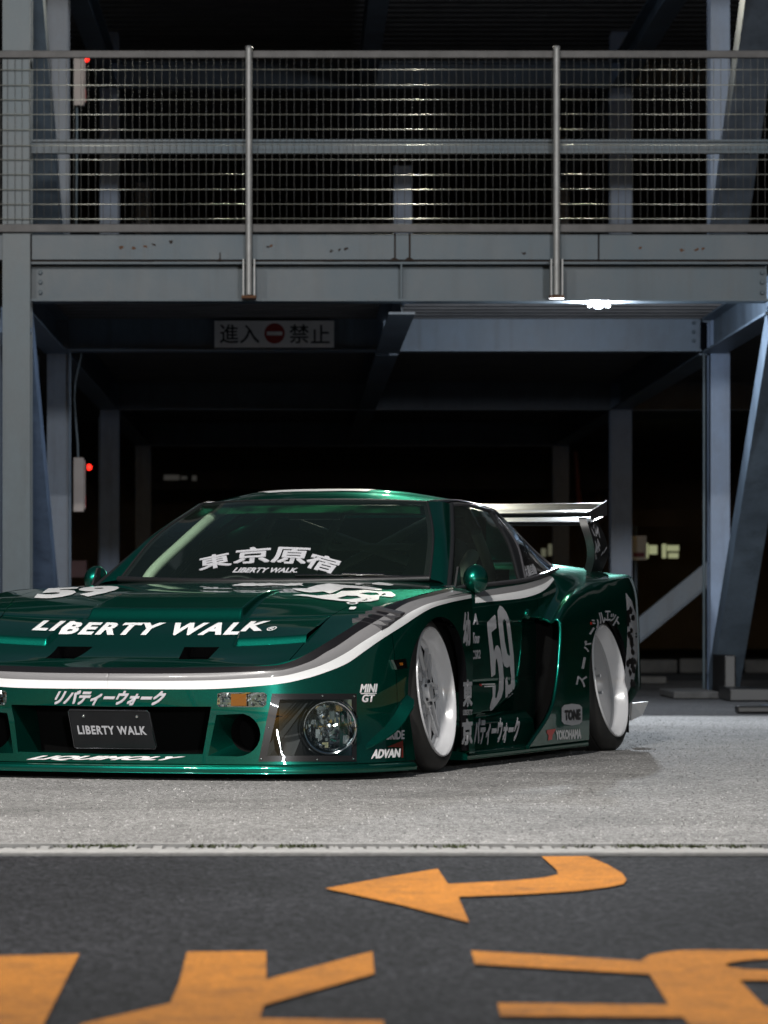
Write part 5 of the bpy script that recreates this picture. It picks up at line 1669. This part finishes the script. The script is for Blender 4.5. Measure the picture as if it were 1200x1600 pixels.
def poly_px(name, loops, surfs, m, parent, off=.0018, maxlen=6, mirror=False):
    P, T = poly_tris(loops, maxlen)
    return lay(name, P, T, lambda p: put(p[0], p[1], surfs, off), m, parent, mirror)
def zm(pts, s, ox, oy): return [(x/s + ox, y/s + oy) for x, y in pts]
class Mirror2:      # both halves of a mirrored surface as one target
    def __init__(self, s):
        V = s.V + [Vector((-p.x, p.y, p.z)) for p in s.V]; n = len(s.V)
        self.V = V; self.NV = s.NV + [Vector((-p.x, p.y, p.z)) for p in s.NV]
        self.T = s.T + [(a+n, c+n, b+n) for a, b, c in s.T]
        self.bvh = BVHTree.FromPolygons(self.V, self.T)
    nrm = Surf.nrm
SW2, SB2, SS2, ST2 = Mirror2(SW), Mirror2(SB), Mirror2(SS), Mirror2(ST)
HOODS = [ST2, SF, SB2]

black_u = [(140, 1043.5), (250, 1043.5), (330, 1043), (392, 1041.5), (440, 1038.5), (483, 1020.5), (520, 998), (557, 975), (575, 962), (596, 947), (620, 940), (657, 931), (690, 922), (708, 916.5)]
grey_u = [(140, 1052.5), (250, 1053), (330, 1052), (392, 1050), (440, 1047.5), (483, 1034.5), (510, 1019), (527, 1009.5), (557, 989), (570, 981), (597, 965), (613, 956), (635, 943), (660, 935), (678, 931), (708, 923)]
white_u = [(140, 1063.5), (250, 1064), (330, 1063), (390, 1060), (440, 1056.5), (483, 1046), (510, 1036), (540, 1020.5), (565, 1004), (595, 985.5), (628, 965), (641, 956.5), (668, 944), (700, 935.5), (736, 929)]
white_l = [(140, 1076), (250, 1077), (330, 1076.5), (390, 1073), (440, 1068), (470, 1062), (500, 1053.5), (540, 1037.5), (570, 1017), (595, 999.5), (628, 978.5), (668, 953), (700, 942), (736, 934.5)]
strip('stripe', black_u, grey_u, HOODS, BLACKV, car)
strip('stripe', grey_u, white_u, HOODS, STRIPEG, car)
strip('stripe', white_u, white_l, HOODS, WHITE, car)
DS = [SC]
strip('stripe', [(742, 925.5), (780, 919), (820, 912.5), (850, 903), (866, 895)], [(742, 934), (780, 929), (820, 922), (850, 912), (867, 899)], DS, STRIPEG, car, .0016, 60)
strip('stripe', [(742, 934), (780, 929), (820, 922), (850, 912), (867, 899)], [(742, 942.5), (780, 939), (820, 934), (850, 922.5), (869.5, 901)], DS, WHITE, car, .0016, 60)

# louvres over the front wheels: four raised fins
lo_px = [((550.5, 974), (596, 985.5)), ((560.5, 968), (606, 980)), ((571, 962.5), (616, 972.5)), ((582, 956.5), (625, 966)), ((593, 950), (632, 959.5))]
for (a, b), (c, d) in zip(lo_px, lo_px[1:]):
    P = [put(*q, HOODS, .0025) for q in (a, b, d, c)]
    if any(p is None for p in P): continue
    up = Vector((0, 0, .016))
    vs = [P[0], P[1], P[2], P[3], P[0] + up, P[1] + up, P[2] + up*.35, P[3] + up*.35]
    for sgn in (1, -1):
        mesh_obj('louvre', [(sgn*p.x, p.y, p.z) for p in vs], [(0, 1, 5, 4), (4, 5, 6, 7), (1, 2, 6, 5), (0, 4, 7, 3), (3, 7, 6, 2)], GREYTRIM, car)

# hood lettering laid out in plan
def hood_z(x, y):
    return float(base_h(np.array(abs(x)), np.array(y)) + (raise_h(np.array(abs(x)), np.array(y), False) if abs(x) < Lh(y) else 0))
def plan_fn(bl, br, tr, tl, off=.0022):
    bl, br, tr, tl = (np.array(c, float) for c in (bl, br, tr, tl))
    def fn(p):
        a = bl*(1-p[0]) + br*p[0]; b = tl*(1-p[0]) + tr*p[0]; c = a*(1-p[1]) + b*p[1]
        return Vector((c[0], c[1], hood_z(c[0], c[1]) + off))
    return fn
P, T, a = text_mesh('LIBERTY WALK', .046, 0.0, .10, 1.2)
lay('lettering', P, T, plan_fn((-.480, -.612), (.462, -.612), (.462, -.492), (-.480, -.492), .0026), WHITE, hood_o)
P, T, a = text_mesh('\u00ae', .01, 0.0, .15)
lay('lettering', P, T, plan_fn((.475, -.615), (.512, -.615), (.512, -.565), (.475, -.565), .003), WHITE, hood_o)
P, T, a = text_mesh('59', .05, 0.0, .08)
lay('race_number', P, T, plan_fn((-.655, -.20), (-.345, -.105), (-.485, .30), (-.785, .215), .003), WHITE, hood_o)
# emblem on the left side of the hood
Z3 = lambda pts: zm(pts, 4.615, 440, 880)
EMB = [
 [[(75, 186), (180, 186), (250, 164), (340, 150), (430, 160), (560, 170), (640, 176), (722, 190), (722, 199), (640, 195), (540, 184), (452, 182), (395, 206), (350, 224), (300, 208), (205, 216), (110, 202)]],
 [[(75, 234), (150, 228), (260, 238), (390, 226), (432, 205), (520, 203), (600, 197), (700, 208), (790, 210), (825, 234), (800, 249), (706, 240), (700, 268), (640, 280), (540, 284), (430, 276), (300, 262), (190, 244)], [(400, 256), (470, 238), (545, 240), (575, 254), (500, 264), (430, 264)], [(560, 222), (620, 214), (690, 218), (706, 232), (640, 236)]],
 [[(466, 290), (485, 283), (510, 281), (540, 284), (556, 291), (540, 299), (510, 302), (480, 299)], [(480, 291), (495, 287), (525, 287), (542, 291), (525, 297), (495, 297)]],
 [[(486, 330), (500, 318), (536, 318), (540, 326), (524, 338), (490, 338)]],
 [[(650, 148), (700, 142), (760, 148), (810, 158), (790, 166), (740, 163), (690, 160), (655, 156)]],
 [[(530, 152), (560, 150), (596, 152), (560, 158), (534, 158)]],
]
for lp in EMB: poly_px('emblem', [Z3(q) for q in lp], [ST, SF], WHITE, hood_o, .0028, 5)
random.seed(2)
top_e, bot_e = [], []
for i in range(40):
    x = 217 + i*6.6
    top_e.append((x, 912.2 + random.uniform(-.8, .8) + (.6 if i < 6 else 0))); bot_e.append((x, 916.0 + random.uniform(-1.0, .9)))
poly_px('emblem', [top_e + bot_e[::-1]], [ST], WHITE, hood_o, .003, 7)

# roof block
fnr = lambda p: (lambda h: h + Vector((0, 0, .002)) if h else None)(roof.bvh.ray_cast(Vector((abs(p[0]), p[1], 2)), Vector((0, 0, -1)))[0])
def roof_fn(p):
    h = roof.bvh.ray_cast(Vector((abs(p[0]), p[1], 2)), Vector((0, 0, -1)))[0]
    return Vector((p[0], h.y, h.z + .002)) if h else None
P, T = poly_tris([[(-.30, 1.38), (-.22, 1.30), (.0, 1.285), (.22, 1.31), (.235, 1.5), (.18, 1.75), (-.25, 1.75)]], .06)
lay('roof_graphic', P, T, roof_fn, WHITE, roof_o)

# windscreen: painted green reflection along the top, big characters, small line below
nU, nV = SW.G.shape[0], SW.G.shape[1]
BANDM = bpy.data.materials.new('painted_green_sheen'); BANDM.use_nodes = True
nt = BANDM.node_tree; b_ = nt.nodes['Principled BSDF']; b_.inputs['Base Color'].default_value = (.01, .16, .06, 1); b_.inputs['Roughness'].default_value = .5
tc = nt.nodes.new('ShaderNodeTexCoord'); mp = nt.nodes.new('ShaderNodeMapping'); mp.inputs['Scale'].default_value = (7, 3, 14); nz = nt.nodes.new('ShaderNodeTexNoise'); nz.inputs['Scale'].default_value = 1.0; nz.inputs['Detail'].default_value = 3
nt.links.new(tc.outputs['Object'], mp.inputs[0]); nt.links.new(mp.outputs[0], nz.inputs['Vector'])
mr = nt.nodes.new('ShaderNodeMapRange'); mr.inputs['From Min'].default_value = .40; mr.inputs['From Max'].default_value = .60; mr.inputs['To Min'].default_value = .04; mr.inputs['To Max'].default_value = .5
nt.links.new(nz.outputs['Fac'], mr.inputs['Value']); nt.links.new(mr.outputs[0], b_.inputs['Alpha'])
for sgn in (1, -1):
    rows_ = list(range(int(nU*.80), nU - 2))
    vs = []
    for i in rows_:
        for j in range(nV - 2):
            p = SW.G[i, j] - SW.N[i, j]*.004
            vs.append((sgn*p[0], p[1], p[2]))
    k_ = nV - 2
    mesh_obj('green_sheen', vs, [(i*k_+j, (i+1)*k_+j, (i+1)*k_+j+1, i*k_+j+1) for i in range(len(rows_)-1) for j in range(k_-1)], BANDM, ws_o, True)
for ch, q in (('\u6771', [(311, 872), (358, 862), (363, 884), (311, 893)]), ('\u4eac', [(369, 858), (424, 853), (421, 880), (364, 882)]), ('\u539f', [(430, 855), (486, 857), (477, 883), (422, 880)]), ('\u5bbf', [(488, 863), (536, 876), (519, 898), (473, 886)])):
    text_px(ch, q, [SW2], SILVER, ws_o, .026, .002)
text_px('LIBERTY WALK.', [(368, 887.5), (467, 888), (464, 895.5), (363, 895.5)], [SW2], SILVER, ws_o, .03, .002, .2)

# front bumper
text_px('\u30ea\u30d0\u30c6\u30a3\u30fc\u30a6\u30a9\u30fc\u30af', [(92, 1078.5), (262, 1079.5), (252, 1103), (82, 1101.5)], [SB2], SILVER, bumper, .05, .002, .12)
text_px('LIQUIMOLY', [(62, 1180.5), (291, 1182), (268, 1189), (38, 1188)], [SB2], WHITE, bumper, .04, .002, .2)
text_px('MINI', [(564, 1069), (589, 1068.5), (587, 1082), (561.5, 1082.5)], [SB], WHITE, bumper, .03)
text_px('GT', [(566, 1085), (585, 1085), (583, 1097), (564, 1097.5)], [SB], WHITE, bumper, .03)
poly_px('lettering', [[(563, 1083), (588, 1082.6), (588, 1084.2), (563, 1084.6)]], [SB], WHITE, bumper)
text_px('BRIDE', [(603, 1142.5), (631, 1141), (631, 1155), (603, 1156)], [SB], SILVER, fs_o, .025)
text_px('ADVAN', [(583, 1171), (625, 1169.5), (624, 1183.5), (579, 1186)], [SB], WHITE, fs_o, .04)
poly_px('red_flash', [[(604, 1167.5), (629, 1157), (629.5, 1184), (626.5, 1184), (627, 1168)]], [SB], mat('dull_red_vinyl', (.12, .015, .01), .4), fs_o)
# number plate on the bumper, leaning forward
def loc_y(px, py, ly):
    d = px_dir(px, py); t = (ly - CAML.y)/d.y; return CAML + d*t
pc = [loc_y(105, 1107.5, -1.045), loc_y(233, 1109.5, -1.045), loc_y(246, 1171, -.985), loc_y(116, 1170, -.985)]
PLATEM = mat('black_plate', (.012, .013, .015), .35, metal=.3, var=.3, scale=8)
ctr = sum(pc, Vector())/4
bmp = bmesh.new(); fv = [bmp.verts.new(p) for p in pc]; bk = [bmp.verts.new(p + Vector((0, .005, 0))) for p in pc]
bmp.faces.new(fv); bmp.faces.new(list(reversed(bk)))
for i in range(4): bmp.faces.new((fv[i], bk[i], bk[(i+1) % 4], fv[(i+1) % 4]))
bmesh.ops.bevel(bmp, geom=[e for e in bmp.edges if abs((e.verts[0].co - e.verts[1].co).length - .005) < .001], offset=.008, segments=3, affect='EDGES')
bmesh.ops.recalc_face_normals(bmp, faces=bmp.faces)
plate = bm_obj('number_plate', bmp, PLATEM, car)
pn = (pc[1]-pc[0]).cross(pc[3]-pc[0]).normalized()
if pn.y > 0: pn = -pn
def plate_pt(u, v, h=.0012): return (pc[0]*(1-u) + pc[1]*u)*(1-v) + (pc[3]*(1-u) + pc[2]*u)*v + pn*h
P, T, a = text_mesh('LIBERTY WALK', .035, 0, None, 1.15)
mesh_obj('lettering', [plate_pt(.085 + .83*p[0], .63 - .22*p[1]) for p in P], T, SILVER, plate)
rim_ = [plate_pt(u, v) for u, v in ((.03, .02), (.97, .02), (.99, .06), (.99, .94), (.97, .98), (.03, .98), (.01, .94), (.01, .06))]
tube('plate_rim', rim_, .0016, ALU, plate, 6, True)
for u, v in ((.185, .17), (.835, .17)):
    bms = bmesh.new(); bmesh.ops.create_uvsphere(bms, u_segments=12, v_segments=8, radius=.007); bmesh.ops.translate(bms, vec=plate_pt(u, v, 0), verts=bms.verts); bm_obj('bolt', bms, CHROME, plate, True)
tube('bracket', [plate_pt(.5, .6, -.006), plate_pt(.5, .6, -.006) + Vector((0, .14, 0))], .015, TRIM, plate, 8)

# door number and stickers
Z5 = lambda pts: zm(pts, 5.714, 690, 920)
five = [(470, 232), (479, 246), (487, 350), (440, 388), (463, 560), (480, 508), (498, 504), (520, 540), (540, 640), (551, 800), (548, 900), (530, 970), (490, 1030), (450, 1080), (432, 1087), (425, 1060), (436, 1010), (452, 960), (450, 880), (480, 858), (474, 972), (486, 976), (506, 900), (510, 780), (500, 680), (489, 622), (479, 640), (475, 765), (440, 790), (425, 560), (405, 360), (402, 300)]
nine = [(515, 150), (540, 163), (575, 212), (600, 275), (611, 340), (640, 600), (651, 860), (636, 935), (580, 981), (566, 974), (565, 805), (581, 780), (590, 860), (614, 850), (618, 790), (605, 690), (580, 705), (556, 690), (540, 640), (520, 480), (500, 300), (495, 200)]
hole9 = [(541, 290), (555, 268), (571, 288), (585, 400), (606, 585), (600, 602), (581, 575), (560, 470)]
poly_px('race_number', [Z5(five)], [SC], SILVER, door_o, .002, 5)
poly_px('race_number', [Z5(nine), Z5(hole9)], [SC], SILVER, door_o, .002, 5)
poly_px('sticker', [[(752, 1068.5), (773, 1068), (773, 1069.6), (752, 1070)]], [SC], WHITE, door_o)
poly_px('sticker', [[(756, 1071.6), (773, 1071), (773, 1073), (756, 1073.6)]], [SC], WHITE, door_o)
poly_px('sticker', [[(748, 1068.5), (752.5, 1068.5), (752.5, 1072), (749, 1072)]], [SC], REDV, door_o)
text_px('A', [(739, 959), (745, 958.5), (746.5, 976), (738, 976.5)], [SC], SILVER, door_o, .05)
text_px('Tour', [(737, 988), (748.5, 989), (748.5, 1005), (736.5, 1006)], [SC], SILVER, door_o, .04)
text_px('CSR2', [(737, 1016), (750, 1015), (749.5, 1029), (737, 1030.5)], [SC], SILVER, door_o, .03)
text_px('\u5e7c', [(723, 956), (733.5, 956), (734, 1010), (722.5, 1010)], [SB], SILVER, fs_o, .04)
text_px('\u6771', [(722.5, 1062), (737, 1061), (737, 1104), (722.5, 1105)], [SB], SILVER, fs_o, .04)
text_px('LIBERTY', [(722.5, 1109), (737, 1108.5), (737, 1117), (722.5, 1117.5)], [SB], SILVER, fs_o, .02)
text_px('\u4eac', [(721, 1124), (737.3, 1122), (737.3, 1163), (720.5, 1165)], [SB], SILVER, fs_o, .04)
text_px('\u30d0\u30c6\u30a3\u30fc\u30a6\u30a9\u30fc\u30af', [(741, 1123), (812, 1121), (808, 1159), (739, 1166)], [SK, SC], SILVER, car, .05, .0025, .06)
# rear overfender
def rr_px(cx, cy, w, h, r, n=6):
    out = []
    for sx, sy, a0 in ((1, -1, -90), (1, 1, 0), (-1, 1, 90), (-1, -1, 180)):
        for i in range(n+1):
            a = math.radians(a0 + 90*i/n); out.append((cx + sx*(w-r) + r*math.cos(a), cy + sy*(h-r) + r*math.sin(a)))
    return out
poly_px('badge', [[(877, 1106), (881, 1101.5), (893, 1099.5), (905, 1101), (909, 1105), (909, 1127), (905, 1131.5), (893, 1133.5), (881, 1131.5), (877, 1127)]], [SD], SILVER, of_o, .0018, 5)
text_px('TONE', [(881, 1109.5), (906, 1107.5), (906, 1125), (881, 1126)], [SD], BLACKV, of_o, .05, .003)
text_px('YOKOHAMA', [(867.5, 1141), (907, 1138.5), (907, 1154.5), (868, 1156.5)], [SD], WHITE, of_o, .04)
poly_px('red_mark', [[(854, 1140.5), (868, 1138.5), (866, 1143), (862.5, 1149), (862, 1155.5), (855.5, 1157), (856.5, 1149), (853.5, 1145)]], [SD], REDV, of_o)
for ch, x, y, ang, sx, sy in (('\u30b9', 907.5, 1064, -78, 9, 7.5), ('\u30fc', 911, 1036, -80, 9, 2.0), ('\u30d1', 916, 1010, -72, 8, 5.5), ('\u30fc', 924, 986, -58, 6, 1.6), ('\u30b7', 930.5, 973, -38, 5, 8), ('\u30eb', 939.5, 965.5, -14, 5, 9), ('\u30a8', 948.5, 962, 0, 4.5, 8), ('\u30c3', 956.5, 965, 14, 4, 6.5), ('\u30c8', 963.5, 972, 30, 4, 8)):
    c, s = math.cos(math.radians(ang)), math.sin(math.radians(ang))
    pt = lambda u, v: (x + u*c - v*s, y + u*s + v*c)
    text_px(ch, [pt(-sx, -sy), pt(sx, -sy), pt(sx, sy), pt(-sx, sy)], [SD], SILVER, of_o, .03, .0022, 0, 'lettering', .3)
poly_px('red_dot', [[(921.5, 972), (924.5, 972), (924.5, 976), (921.5, 976)]], [SD], REDV, of_o)
text_px('\u5927\u798f\u81ea\u52d5', [(817, 885), (833, 881), (839, 897), (821, 903)], [SQ], SILVER, sq_o, .03)
# abstract black and white panels at the tail corner and on the wing support
random.seed(21)
tail = [(977, 926), (986, 938), (993, 960), (996, 990), (995, 1030), (990, 1062), (980, 1083), (975, 1064), (979, 1010), (980, 970)]
poly_px('tail_graphic', [tail], [SD, SRB], SILVER, of_o, .002, 5)
for k in range(26):
    y = random.uniform(945, 1070); x = 985 + random.uniform(-5, 7)
    pts = []
    for i in range(7):
        a = 2*math.pi*i/7; r = random.uniform(.6, 1.2); pts.append((x + 3.0*r*math.cos(a), y + 6*r*math.sin(a)))
    poly_px('tail_graphic', [pts], [SD, SRB], BLACKV, of_o, .0034, 6)
